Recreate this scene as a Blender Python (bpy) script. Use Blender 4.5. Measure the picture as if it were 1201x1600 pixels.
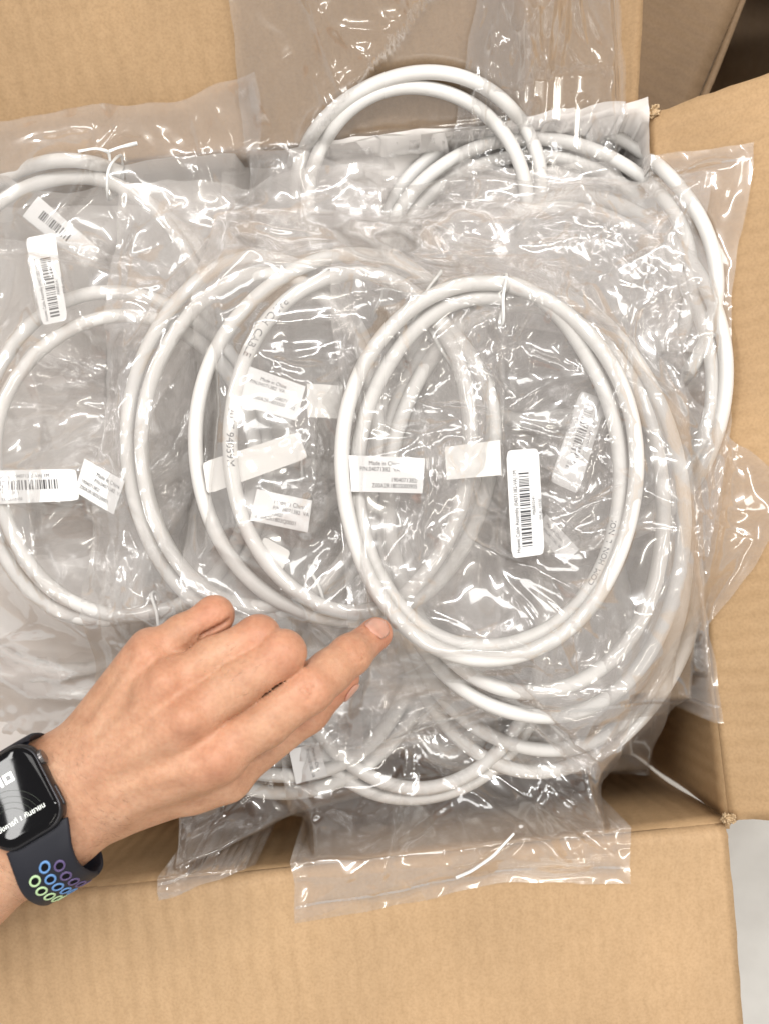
import bpy, math, random
import numpy as np
from mathutils import Matrix, Vector

for o in list(bpy.data.objects): bpy.data.objects.remove(o)
SC = bpy.context.scene
COL = SC.collection
# ------------------------------------------------------------------ camera
CAM_H, CAM_F, TILT = 0.62, 1860.0, math.radians(3.5)
cam_d = bpy.data.cameras.new("camera"); cam = bpy.data.objects.new("camera", cam_d); COL.objects.link(cam)
cam.location = (0, 0, CAM_H); cam.rotation_euler = (TILT, 0, 0)
cam_d.sensor_fit = 'HORIZONTAL'; cam_d.sensor_width = 36.0; cam_d.lens = CAM_F / 1201.0 * 36.0
cam_d.clip_start = 0.02; cam_d.clip_end = 100
cam_d.dof.use_dof = True; cam_d.dof.focus_distance = 0.585; cam_d.dof.aperture_fstop = 11.0
SC.camera = cam
# ------------------------------------------------------------------ light
W = bpy.data.worlds.new("World"); SC.world = W; W.use_nodes = True
W.node_tree.nodes["Background"].inputs[0].default_value = (1.0, 0.95, 0.90, 1)
W.node_tree.nodes["Background"].inputs[1].default_value = 0.53
def tube_lamp(name, loc, size, rz, power, col=(1, 0.97, 0.92)):
    d = bpy.data.lights.new(name, 'AREA'); d.shape = 'RECTANGLE'; d.size = size[0]; d.size_y = size[1]
    d.energy = power; d.color = col
    o = bpy.data.objects.new(name, d); COL.objects.link(o); o.location = loc
    dirv = Vector((0, 0.02, 0)) - Vector(loc)
    o.rotation_euler = (dirv.to_track_quat('-Z', 'Y').to_matrix() @ Matrix.Rotation(rz, 3, 'Z')).to_euler()
    return o
tube_lamp("ceiling_panel_lamp", (-0.15, 0.90, 1.9), (1.2, 0.6), 0.15, 15.0, (1.0, 0.98, 0.95))
tube_lamp("ceiling_tube_lamp", (0.95, 0.75, 1.9), (1.2, 0.13), 1.2, 19.0, (1.0, 0.985, 0.96))
tube_lamp("ceiling_tube_lamp", (-1.2, 0.35, 1.9), (1.2, 0.13), 0.6, 13.0, (1.0, 0.985, 0.96))
tube_lamp("ceiling_tube_lamp", (0.65, -0.85, 1.9), (1.2, 0.12), 0.2, 8.0, (1, 0.95, 0.86))
SC.view_settings.view_transform = 'Standard'; SC.view_settings.look = 'None'
SC.view_settings.exposure = 0.22; SC.view_settings.gamma = 1.0
SC.render.engine = 'CYCLES'
cy = SC.cycles
cy.max_bounces = 6; cy.diffuse_bounces = 2; cy.glossy_bounces = 2; cy.transmission_bounces = 4
cy.transparent_max_bounces = 40; cy.caustics_reflective = False; cy.caustics_refractive = False
cy.sample_clamp_indirect = 4.0; cy.use_denoising = True
cy.use_adaptive_sampling = True; cy.adaptive_threshold = 0.02; cy.adaptive_min_samples = 16

# ------------------------------------------------------------------ helpers
ca, sa = math.cos(TILT), math.sin(TILT)
def P(px, py, z=0.0):
    """photo pixel -> world point on the height z"""
    x = (px - 600.5) / CAM_F; y = -(py - 800.0) / CAM_F
    dy = y * ca + sa; dz = y * sa - ca
    t = (CAM_H - z) / (-dz)
    return np.array([x * t, dy * t, z])
def vec(*a): return np.array(a, float)
def unit(v): return v / np.linalg.norm(v)
def tag(o, label=None, cat=None, group=None, kind=None):
    if label: o["label"] = label
    if cat: o["category"] = cat
    if group: o["group"] = group
    if kind: o["kind"] = kind
    return o
def mesh_obj(name, verts, faces, mat=None, parent=None, smooth=True):
    me = bpy.data.meshes.new(name)
    me.from_pydata([tuple(map(float, v)) for v in verts], [], [tuple(map(int, f)) for f in faces])
    me.update()
    if smooth: me.polygons.foreach_set("use_smooth", [True] * len(me.polygons))
    o = bpy.data.objects.new(name, me); COL.objects.link(o)
    if mat: me.materials.append(mat)
    if parent: o.parent = parent
    return o
def np_mesh_obj(name, V, F, mat=None, parent=None, smooth=True):
    """V (n,3), F (m,4) or (m,3) arrays, quick"""
    V = np.asarray(V, np.float32); F = np.asarray(F, np.int32)
    me = bpy.data.meshes.new(name)
    n, k = F.shape
    me.vertices.add(len(V)); me.vertices.foreach_set("co", V.ravel())
    me.loops.add(n * k); me.loops.foreach_set("vertex_index", F.ravel())
    me.polygons.add(n); me.polygons.foreach_set("loop_start", np.arange(0, n * k, k, dtype=np.int32))
    try: me.polygons.foreach_set("loop_total", np.full(n, k, np.int32))
    except Exception: pass
    me.update(calc_edges=True); me.validate()
    if smooth: me.polygons.foreach_set("use_smooth", np.ones(len(me.polygons), bool))
    o = bpy.data.objects.new(name, me); COL.objects.link(o)
    if mat: me.materials.append(mat)
    if parent: o.parent = parent
    return o
def empty(name, loc=(0, 0, 0)):
    o = bpy.data.objects.new(name, None); COL.objects.link(o); o.location = tuple(loc)
    o.empty_display_size = 0.02
    return o
def under(o, parent):
    """parent while the mesh keeps its world coordinates"""
    o.parent = parent; o.matrix_parent_inverse = Matrix.Translation(parent.location).inverted()
    return o
def grid_faces(nu, nv, base=0, flip=False):
    i = np.arange(nu - 1)[:, None] * nv + np.arange(nv - 1)[None, :] + base
    f = np.stack([i, i + nv, i + nv + 1, i + 1], -1).reshape(-1, 4)
    return f[:, ::-1] if flip else f

# ------------------------------------------------------------------ materials
def mat_new(name):
    m = bpy.data.materials.new(name); m.use_nodes = True
    nt = m.node_tree; b = nt.nodes["Principled BSDF"]
    return m, nt, b
def N(nt, typ, **kw):
    n = nt.nodes.new(typ)
    for k, v in kw.items(): setattr(n, k, v)
    return n
def plain(name, col, rough=0.5, spec=0.5, metal=0.0, coat=0.0, emit=None):
    m, nt, b = mat_new(name)
    b.inputs["Base Color"].default_value = (*col, 1); b.inputs["Roughness"].default_value = rough
    b.inputs["Specular IOR Level"].default_value = spec; b.inputs["Metallic"].default_value = metal
    b.inputs["Coat Weight"].default_value = coat
    if emit:
        b.inputs["Emission Color"].default_value = (*col, 1); b.inputs["Emission Strength"].default_value = emit
    return m
def ramp(nt, src, stops):
    r = N(nt, "ShaderNodeValToRGB"); e = r.color_ramp.elements
    e[0].position, e[0].color = stops[0][0], (*stops[0][1], 1)
    e[1].position, e[1].color = stops[-1][0], (*stops[-1][1], 1)
    for p, c in stops[1:-1]:
        k = e.new(p); k.color = (*c, 1)
    nt.links.new(src, r.inputs[0]); return r
def cardboard(name, base, flute=34.0, fstr=0.24):
    m, nt, b = mat_new(name); L = nt.links.new
    tc = N(nt, "ShaderNodeTexCoord")
    n1 = N(nt, "ShaderNodeTexNoise"); n1.inputs["Scale"].default_value = 9; n1.inputs["Detail"].default_value = 6
    n2 = N(nt, "ShaderNodeTexNoise"); n2.inputs["Scale"].default_value = 700; n2.inputs["Detail"].default_value = 3
    mp = N(nt, "ShaderNodeMapping"); mp.inputs["Scale"].default_value = (260, 120, 200)
    n3 = N(nt, "ShaderNodeTexNoise"); n3.inputs["Scale"].default_value = 1; n3.inputs["Detail"].default_value = 4
    L(tc.outputs["Object"], n1.inputs["Vector"]); L(tc.outputs["Object"], n2.inputs["Vector"])
    L(tc.outputs["Object"], mp.inputs["Vector"]); L(mp.outputs[0], n3.inputs["Vector"])
    B = np.array(base)
    r1 = ramp(nt, n1.outputs["Fac"], [(0.3, tuple(B * 0.86)), (0.7, tuple(B * 1.10))])
    mx = N(nt, "ShaderNodeMixRGB", blend_type='MULTIPLY'); mx.inputs[0].default_value = 1
    r2 = ramp(nt, n2.outputs["Fac"], [(0.25, (0.86, 0.85, 0.83)), (0.6, (1, 1, 1))])
    L(r1.outputs[0], mx.inputs[1]); L(r2.outputs[0], mx.inputs[2])
    mx2 = N(nt, "ShaderNodeMixRGB", blend_type='MULTIPLY'); mx2.inputs[0].default_value = 1
    r3 = ramp(nt, n3.outputs["Fac"], [(0.3, (0.93, 0.92, 0.90)), (0.65, (1, 1, 1))])
    L(mx.outputs[0], mx2.inputs[1]); L(r3.outputs[0], mx2.inputs[2])
    L(mx2.outputs[0], b.inputs["Base Color"])
    b.inputs["Roughness"].default_value = 0.62; b.inputs["Specular IOR Level"].default_value = 0.28
    wv = N(nt, "ShaderNodeTexWave"); wv.bands_direction = 'X'; wv.inputs["Scale"].default_value = flute
    wv.inputs["Distortion"].default_value = 2.2; wv.inputs["Detail"].default_value = 2; wv.inputs["Detail Scale"].default_value = 0.6
    L(tc.outputs["Object"], wv.inputs["Vector"])
    bp = N(nt, "ShaderNodeBump"); bp.inputs["Strength"].default_value = fstr; bp.inputs["Distance"].default_value = 0.002
    L(wv.outputs["Fac"], bp.inputs["Height"])
    bp2 = N(nt, "ShaderNodeBump"); bp2.inputs["Strength"].default_value = 0.10; bp2.inputs["Distance"].default_value = 0.0006
    L(n2.outputs["Fac"], bp2.inputs["Height"]); L(bp.outputs[0], bp2.inputs["Normal"])
    L(bp2.outputs[0], b.inputs["Normal"])
    return m
def film(name, haze=0.16, tint=(0.996, 0.992, 0.990), refl=2.7, rough=0.06, cap=0.26):
    """thin clear sheet: see-through, fresnel gloss, a little milky scatter; all its creases are geometry"""
    m = bpy.data.materials.new(name); m.use_nodes = True; nt = m.node_tree; L = nt.links.new
    nt.nodes.remove(nt.nodes["Principled BSDF"]); out = nt.nodes["Material Output"]
    gl = N(nt, "ShaderNodeBsdfGlossy"); gl.inputs["Roughness"].default_value = rough; gl.inputs["Color"].default_value = (1, 1, 1, 1)
    g2 = N(nt, "ShaderNodeBsdfGlossy"); g2.inputs["Roughness"].default_value = rough * 3.4; gm = N(nt, "ShaderNodeMixShader"); gm.inputs[0].default_value = 0.55
    L(gl.outputs[0], gm.inputs[1]); L(g2.outputs[0], gm.inputs[2]); gl = gm
    tr = N(nt, "ShaderNodeBsdfTransparent"); tr.inputs[0].default_value = (*tint, 1)
    fr = N(nt, "ShaderNodeFresnel"); fr.inputs["IOR"].default_value = 1.5
    f2 = N(nt, "ShaderNodeMath", operation='MULTIPLY'); f2.inputs[1].default_value = refl; f2.use_clamp = True
    L(fr.outputs[0], f2.inputs[0])
    f3 = N(nt, "ShaderNodeMath", operation='MINIMUM'); f3.inputs[1].default_value = cap; L(f2.outputs[0], f3.inputs[0]); f2 = f3
    df = N(nt, "ShaderNodeBsdfDiffuse"); df.inputs[0].default_value = (0.97, 0.93, 0.895, 1)
    tl = N(nt, "ShaderNodeBsdfTranslucent"); tl.inputs[0].default_value = (0.97, 0.93, 0.895, 1)
    dm = N(nt, "ShaderNodeMixShader"); dm.inputs[0].default_value = 0.3; L(df.outputs[0], dm.inputs[1]); L(tl.outputs[0], dm.inputs[2])
    m1 = N(nt, "ShaderNodeMixShader"); m1.inputs[0].default_value = haze; L(tr.outputs[0], m1.inputs[1]); L(dm.outputs[0], m1.inputs[2])
    m2 = N(nt, "ShaderNodeMixShader"); L(f2.outputs[0], m2.inputs[0]); L(m1.outputs[0], m2.inputs[1]); L(gl.outputs[0], m2.inputs[2])
    L(m2.outputs[0], out.inputs["Surface"])
    return m
M = {}
M['card'] = cardboard('cardboard_inner', (0.50, 0.33, 0.18))
M['card_front'] = cardboard('cardboard_inner_fluted', (0.50, 0.335, 0.19), 30.0, 0.36)
M['card_painted_shade'] = cardboard('cardboard_neighbour_painted_shade', (0.23, 0.15, 0.085))  # shade over the neighbouring box painted in as a darker cardboard colour
M['card_torn'] = cardboard('cardboard_torn_paper', (0.60, 0.44, 0.27), 90, 0.05)
M['film'] = film('clear_plastic_film')
M['film_deep'] = film('whitened_plastic_film_lower', 0.94, refl=0.8, rough=0.2)  # near-white scatter put into the buried sheets to brighten gaps in the heap
M['film_clear'] = film('very_clear_plastic_film', 0.04)
M['film_mid'] = film('clear_plastic_film_loose', 0.08)
M['film_under'] = film('clear_plastic_film_underside', 0.08, refl=0.5, cap=0.06)
M['seal'] = film('heat_sealed_film', 0.16, refl=4.0, cap=0.45)
M['paper'] = plain('label_paper', (0.74, 0.735, 0.73), 0.55, 0.4)
M['paper_thin'] = plain('label_paper_back', (0.72, 0.70, 0.67), 0.6, 0.3)
M['ink'] = plain('print_ink', (0.07, 0.07, 0.075), 0.6, 0.2)
M['ink_soft'] = plain('cable_print_ink', (0.13, 0.13, 0.135), 0.6, 0.2)
M['tie'] = plain('white_tie_plastic', (0.86, 0.86, 0.84), 0.4)
def cable_mat():
    m, nt, b = mat_new('white_cable_jacket'); L = nt.links.new
    tc = N(nt, "ShaderNodeTexCoord"); n = N(nt, "ShaderNodeTexNoise"); n.inputs["Scale"].default_value = 40; n.inputs["Detail"].default_value = 4
    L(tc.outputs["Object"], n.inputs["Vector"])
    r = ramp(nt, n.outputs["Fac"], [(0.3, (0.69, 0.67, 0.64)), (0.7, (0.75, 0.735, 0.71))]); L(r.outputs[0], b.inputs["Base Color"])
    b.inputs["Roughness"].default_value = 0.38; b.inputs["Specular IOR Level"].default_value = 0.45
    n2 = N(nt, "ShaderNodeTexNoise"); n2.inputs["Scale"].default_value = 260; L(tc.outputs["Object"], n2.inputs["Vector"])
    bp = N(nt, "ShaderNodeBump"); bp.inputs["Strength"].default_value = 0.15; bp.inputs["Distance"].default_value = 0.0006
    L(n2.outputs["Fac"], bp.inputs["Height"]); L(bp.outputs[0], b.inputs["Normal"])
    return m
M['cable'] = cable_mat()

# ------------------------------------------------------------------ text helper
_tc = {}
def text_mesh(s, size, align='LEFT'):
    key = (s, size, align)
    if key in _tc: return _tc[key]
    cu = bpy.data.curves.new("t", 'FONT'); cu.body = s; cu.size = size; cu.align_x = align; cu.resolution_u = 3
    ob = bpy.data.objects.new("t", cu); COL.objects.link(ob)
    dg = bpy.context.evaluated_depsgraph_get(); dg.update()
    me = ob.evaluated_get(dg).to_mesh()
    v = np.array([vv.co[:] for vv in me.vertices]).reshape(-1, 3); f = [tuple(p.vertices) for p in me.polygons]
    ob.evaluated_get(dg).to_mesh_clear()
    bpy.data.objects.remove(ob); bpy.data.curves.remove(cu)
    _tc[key] = (v, f); return v, f

# ------------------------------------------------------------------ floor and boxes
flo = mesh_obj("floor", [(-3, -3, -0.26), (3, -3, -0.26), (3, 3, -0.26), (-3, 3, -0.26)], [(0, 1, 2, 3)])
m, nt, b = mat_new('grey_floor')
tcn = N(nt, "ShaderNodeTexCoord"); n_ = N(nt, "ShaderNodeTexNoise"); n_.inputs["Scale"].default_value = 30; n_.inputs["Detail"].default_value = 5
nt.links.new(tcn.outputs["Object"], n_.inputs["Vector"])
r_ = ramp(nt, n_.outputs["Fac"], [(0.3, (0.60, 0.585, 0.555)), (0.7, (0.70, 0.69, 0.66))])
nt.links.new(r_.outputs[0], b.inputs["Base Color"]); b.inputs["Roughness"].default_value = 0.5
flo.data.materials.append(m); tag(flo, kind="structure")

FR = P(1143, 1288)              # front right rim corner
BR = P(1012, 168)               # back right rim corner
ry_ = unit(BR - FR); rx_ = vec(ry_[1], -ry_[0], 0)   # box axes: ry_ to the back, rx_ to the right
DEPTH = np.linalg.norm(BR - FR); WID = 0.62
FL, BL = FR - rx_ * WID, BR - rx_ * WID
def box_xy(x, y):
    dx, dy = x - FR[0], y - FR[1]
    return dx * rx_[0] + dy * rx_[1], dx * ry_[0] + dy * ry_[1]   # (<0 inside, 0..DEPTH)
FRONT_T, RIGHT_T, BACK_T = math.radians(-7), math.radians(33), math.radians(44)
rngp = np.random.default_rng(5)
def snoise(x, y, rng, wl, n=6):
    h = 0
    for k in range(n):
        a = rng.uniform(0, 2 * math.pi); f = 2 * math.pi / (wl * rng.uniform(0.7, 1.5))
        h = h + np.sin((x * math.cos(a) + y * math.sin(a)) * f + rng.uniform(0, 6.28))
    return h / math.sqrt(n)
def panel(name, p0, p1, out_h, tilt, length, mat, parent, thick=0.004, inset=(0, 0), rag=0.00022, warp=0.0012, bend=True, seed=1):
    """flap hinged along p0->p1, running out along out_h and rising by tilt; a rounded fold at its root"""
    rng = np.random.default_rng(seed)
    xa = unit(p1 - p0); Lx = np.linalg.norm(p1 - p0)
    nx = int(Lx / 0.006) + 2
    prof = []
    if bend:
        R = 0.006
        for k in range(8):      # from the vertical wall round into the flap
            th = math.pi / 2 - (math.pi / 2 - tilt) * k / 7
            prof.append(th)
        pts = [(0.0, -0.006)]
        step = R * (math.pi / 2 - tilt) / 7
        for th in prof: pts.append((pts[-1][0] + step * math.cos(th), pts[-1][1] + step * math.sin(th)))
    else: pts = [(0.0, 0.0)]
    n2 = int(length / 0.008)
    for k in range(1, n2 + 1):
        d = length / n2
        pts.append((pts[-1][0] + d * math.cos(tilt), pts[-1][1] + d * math.sin(tilt)))
    pts = np.array(pts); nn = len(pts)
    xs = np.linspace(0, Lx, nx)
    X = np.repeat(xs[:, None], nn, 1); Y = np.repeat(pts[None, :, 0], nx, 0); Z = np.repeat(pts[None, :, 1], nx, 0)
    s = np.linspace(0, 1, nn)[None, :]
    X[0, :] += inset[0] * s[0] + rng.normal(0, rag, nn); X[-1, :] -= inset[1] * s[0] + rng.normal(0, rag, nn)
    Y[:, -1] += rng.normal(0, rag, nx)
    Z = Z + warp * snoise(X, Y, rng, 0.12) * np.clip(s * 3 - 0.3, 0, 1)
    V = np.stack([X, Y, Z], -1).reshape(-1, 3)
    o = np_mesh_obj(name, V, grid_faces(nx, nn), mat, None)
    md = o.modifiers.new("thickness", 'SOLIDIFY'); md.thickness = thick; md.offset = -1
    oh = unit(out_h - xa * np.dot(out_h, xa))
    mt = Matrix.Identity(4)
    za = np.cross(xa, oh)
    if za[2] < 0: za = -za
    for r in range(3):
        mt[r][0], mt[r][1], mt[r][2], mt[r][3] = xa[r], oh[r], za[r], p0[r]
    o.matrix_world = mt
    if parent:
        o.parent = parent; o.matrix_parent_inverse = Matrix.Translation(parent.location).inverted()
    return o
box_c = (FR + BL) / 2
box = empty("cardboard_box", (box_c[0], box_c[1], -0.255))
tag(box, "open brown cardboard box filled with bagged white cables, flaps folded out", "box")
def wall(name, p0, p1, zt, zb, mat, parent, warp=0.0015, seed=1, out=1):
    """a wall standing under p0->p1, thick 4 mm to the outside"""
    rng = np.random.default_rng(seed)
    xa = unit(p1 - p0); Lx = np.linalg.norm(p1 - p0); nx, nz = int(Lx / 0.012) + 2, 14
    X, Z = np.meshgrid(np.linspace(0, Lx, nx), np.linspace(zb, zt, nz), indexing='ij')
    Y = warp * snoise(X, Z, rng, 0.15)
    V = np.stack([X, Z - zb, Y], -1).reshape(-1, 3)
    o = np_mesh_obj(name, V, grid_faces(nx, nz), mat, None)
    md = o.modifiers.new("thickness", 'SOLIDIFY'); md.thickness = 0.004; md.offset = out
    mt = Matrix.Identity(4); up = vec(0, 0, 1); za = np.cross(xa, up)
    for r in range(3): mt[r][0], mt[r][1], mt[r][2] = xa[r], up[r], za[r]
    mt[0][3], mt[1][3], mt[2][3] = p0[0], p0[1], zb
    o.matrix_world = mt
    o.parent = parent; o.matrix_parent_inverse = Matrix.Translation(parent.location).inverted()
    return o
e = 0.001
wall("wall", FL, FR, -0.005, -0.25, M['card'], box, seed=1)
wall("wall", FR + ry_ * e, BR - ry_ * e, -0.005, -0.25, M['card'], box, seed=2)
wall("wall", BR, BL, -0.005, -0.25, M['card'], box, seed=3)
wall("wall", BL - ry_ * e, FL + ry_ * e, -0.005, -0.25, M['card'], box, seed=4)
f_ = mesh_obj("bottom", [FL + vec(0, 0, -0.25), FR + vec(0, 0, -0.25), BR + vec(0, 0, -0.25), BL + vec(0, 0, -0.25)], [(0, 1, 2, 3)], M['card'], None, False)
under(f_, box)
panel("flap", FL, FR - rx_ * 0.003, -ry_, FRONT_T, 0.19, M['card_front'], box, seed=11)
panel("flap", FR + ry_ * 0.002, BR - ry_ * 0.004, rx_, RIGHT_T, 0.17, M['card'], box, seed=12, inset=(0.0, -0.006), rag=0.0005)
panel("flap", BL, BR - rx_ * 0.004, ry_, BACK_T, 0.20, M['card_front'], box, seed=13, warp=0.0005, inset=(0, 0.004))
# torn paper at the two rim corners
def torn(c, seed, n=5, s=0.006):
    rng = np.random.default_rng(seed)
    for k in range(n):
        a = rng.uniform(0, 6.28); w = s * rng.uniform(0.5, 0.9); L = s * rng.uniform(1.2, 2.2); lift = rng.uniform(0.2, 1.0)
        d = vec(math.cos(a), math.sin(a), 0); sd = vec(-d[1], d[0], 0)
        V, nn = [], 7
        for i in range(nn):
            t = i / (nn - 1); c0 = c + d * L * (t - 0.4) * math.cos(lift * t * 1.4) + vec(0, 0, 0.001 + L * lift * t * t * 0.7)
            for j in range(4):
                V.append(c0 + sd * w * (j / 3 - 0.5) * (1 - 0.3 * t) + vec(0, 0, 0.0012 * math.sin(j * 2 + k)) + rng.normal(0, 0.0003, 3))
        o = mesh_obj("torn_paper", V, grid_faces(nn, 4), M['card_torn'])
        md = o.modifiers.new("t", 'SOLIDIFY'); md.thickness = 0.0006
        under(o, box)
torn(FR + vec(-0.002, 0.003, -0.001), 3, 6, 0.0042); torn(BR + vec(0.002, -0.003, 0.0), 8, 5, 0.0038)

# neighbouring box behind the right flap
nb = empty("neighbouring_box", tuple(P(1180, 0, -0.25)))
tag(nb, "second cardboard box with painted-in shade behind the right flap, only its corner visible", "box")
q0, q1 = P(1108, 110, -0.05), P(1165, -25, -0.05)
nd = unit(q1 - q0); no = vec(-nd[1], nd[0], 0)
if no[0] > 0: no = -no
panel("flap", q0 - nd * 0.05, q1 + nd * 0.14, no, math.radians(8), 0.10, M['card_painted_shade'], nb, seed=21, bend=False)
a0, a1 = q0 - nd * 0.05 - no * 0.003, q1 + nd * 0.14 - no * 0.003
wall("wall", a1, a0, -0.052, -0.25, M['card_painted_shade'], nb, seed=22)
wall("wall", a0 + vec(0.001, 0, 0), a0 - no * 0.35, -0.052, -0.25, M['card_painted_shade'], nb, seed=23)
wall("wall", a1 - no * 0.35 + vec(0, 0.001, 0), a1 - vec(0, 0.001, 0), -0.052, -0.25, M['card_painted_shade'], nb, seed=24)
wall("wall", a0 - no * 0.35, a1 - no * 0.35, -0.052, -0.25, M['card_painted_shade'], nb, seed=26)
under(mesh_obj("bottom", [a0 + vec(0, 0, -0.195), a0 - no * 0.35 + vec(0, 0, -0.195), a1 - no * 0.35 + vec(0, 0, -0.195), a1 + vec(0, 0, -0.195)], [(0, 1, 2, 3)], M['card_painted_shade'], None, False), nb)
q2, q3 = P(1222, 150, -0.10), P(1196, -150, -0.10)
panel("flap", q2, q3, vec(1, 0, 0), math.radians(4), 0.26, M['card_painted_shade'], nb, seed=25, bend=False)

# ------------------------------------------------------------------ pile height field
GX0, GSTEP, GN = -0.34, 0.0025, 273
gx = GX0 + GSTEP * np.arange(GN); GXX, GYY = np.meshgrid(gx, gx, indexing='ij')
def sm(x): x = np.clip(x, 0, 1); return x * x * (3 - 2 * x)
def flap_z(x, y):
    bx, by = box_xy(x, y)
    z = np.full(np.shape(x), -9.0)
    z = np.where(by <= 0, np.maximum(z, 0.0 + (-by) * math.tan(FRONT_T)), z)
    z = np.where(by >= DEPTH, np.maximum(z, (by - DEPTH) * math.tan(BACK_T)), z)
    z = np.where(bx >= 0, np.maximum(z, bx * math.tan(RIGHT_T)), z)
    rim = (np.minimum(np.abs(by), np.minimum(np.abs(by - DEPTH), np.abs(bx))) < 0.005)
    return np.where(rim, np.maximum(z, 0.001), z)
def start_height():
    bx, by = box_xy(GXX, GYY)
    e = np.minimum(by, -bx)
    dome = -0.125 + 0.075 * sm(e / 0.11) + 0.030 * sm(1 - (DEPTH - by) / 0.07) * sm(e / 0.11)
    inside = (by > 0) & (by < DEPTH) & (bx < 0)
    return np.where(inside, dome, flap_z(GXX, GYY))
G = start_height()
def gsample(x, y, A=None):
    A = G if A is None else A
    fx = np.clip((np.asarray(x) - GX0) / GSTEP, 0, GN - 1.001); fy = np.clip((np.asarray(y) - GX0) / GSTEP, 0, GN - 1.001)
    i, j = fx.astype(int), fy.astype(int); u, v = fx - i, fy - j
    return A[i, j] * (1 - u) * (1 - v) + A[i + 1, j] * u * (1 - v) + A[i, j + 1] * (1 - u) * v + A[i + 1, j + 1] * u * v
def blur(A, n):
    for _ in range(n):
        B = np.pad(A, 1, mode='edge')
        A = (B[:-2, 1:-1] + B[2:, 1:-1] + B[1:-1, :-2] + B[1:-1, 2:] + 4 * A) / 8
    return A

# ------------------------------------------------------------------ cable coils
CR = 0.0038
def tube(pts, r, sides=12):
    n = len(pts); T = np.gradient(pts, axis=0); T /= np.linalg.norm(T, axis=1)[:, None]
    side = np.cross(T, vec(0, 0, 1)); side /= np.linalg.norm(side, axis=1)[:, None]
    up = np.cross(side, T)
    th = np.linspace(0, 2 * np.pi, sides, endpoint=False)
    rr = np.broadcast_to(np.asarray(r, float), (n,))
    V = pts[:, None, :] + rr[:, None, None] * (np.cos(th)[None, :, None] * up[:, None, :] + np.sin(th)[None, :, None] * side[:, None, :])
    i = np.arange(n - 1)[:, None] * sides; j = np.arange(sides)[None, :]; j2 = (j + 1) % sides
    F = np.stack([i + j, i + j2, i + sides + j2, i + sides + j], -1).reshape(-1, 4)
    caps0 = pts[0]; caps1 = pts[-1]
    V = np.concatenate([V.reshape(-1, 3), [caps0, caps1]])
    k = n * sides
    F = [tuple(f) for f in F] + [(k, (a + 1) % sides, a, k) for a in range(0)]
    return V, F, T, side, up
def resample(p, step):
    d = np.r_[0, np.cumsum(np.linalg.norm(np.diff(p, axis=0), axis=1))]
    s = np.arange(0, d[-1], step)
    return np.stack([np.interp(s, d, p[:, k]) for k in range(3)], -1)
COILS = {}
def bare_raise(key):
    X = COILS[key]['X']
    gi = np.round((X[:, 0] - GX0) / GSTEP).astype(int); gj = np.round((X[:, 1] - GX0) / GSTEP).astype(int)
    for a in (-1, 0, 1):
        for b in (-1, 0, 1):
            ok = (gi + a >= 0) & (gi + a < GN) & (gj + b >= 0) & (gj + b < GN)
            np.maximum.at(G, (gi[ok] + a, gj[ok] + b), X[ok, 2] + CR + 0.0006)

def coil_path(loops, phase, seed, wob=0.014):
    """continuous spiral through the given ellipses (px), joined near the angle 'phase' (deg, 0=right, 90=up)"""
    rng = np.random.default_rng(seed)
    pts, kk = [], []
    for i, (cx, cy_, ax, ay, rot) in enumerate(loops):
        th = np.arange(0, 360, 2.0)
        w = sm((th - 310) / 50) if i < len(loops) - 1 else np.zeros_like(th)
        nx_ = loops[min(i + 1, len(loops) - 1)]
        q = [np.asarray(loops[i][k]) * (1 - w) + nx_[k] * w for k in range(5)]
        a = np.radians(th + phase)
        ph = rng.uniform(0, 6.28, 3)
        f = 1 + wob * np.sin(2 * a + ph[0]) + wob * 0.8 * np.sin(3 * a + ph[1]) + wob * 0.35 * np.sin(5 * a + ph[2])
        ex, ey = q[2] * np.cos(a) * f, -q[3] * np.sin(a) * f
        r = np.radians(q[4])
        pts.append(np.stack([q[0] + ex * np.cos(r) - ey * np.sin(r), q[1] + ex * np.sin(r) + ey * np.cos(r)], -1))
        kk.append(i + w)
    return np.concatenate(pts), np.concatenate(kk)
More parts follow.
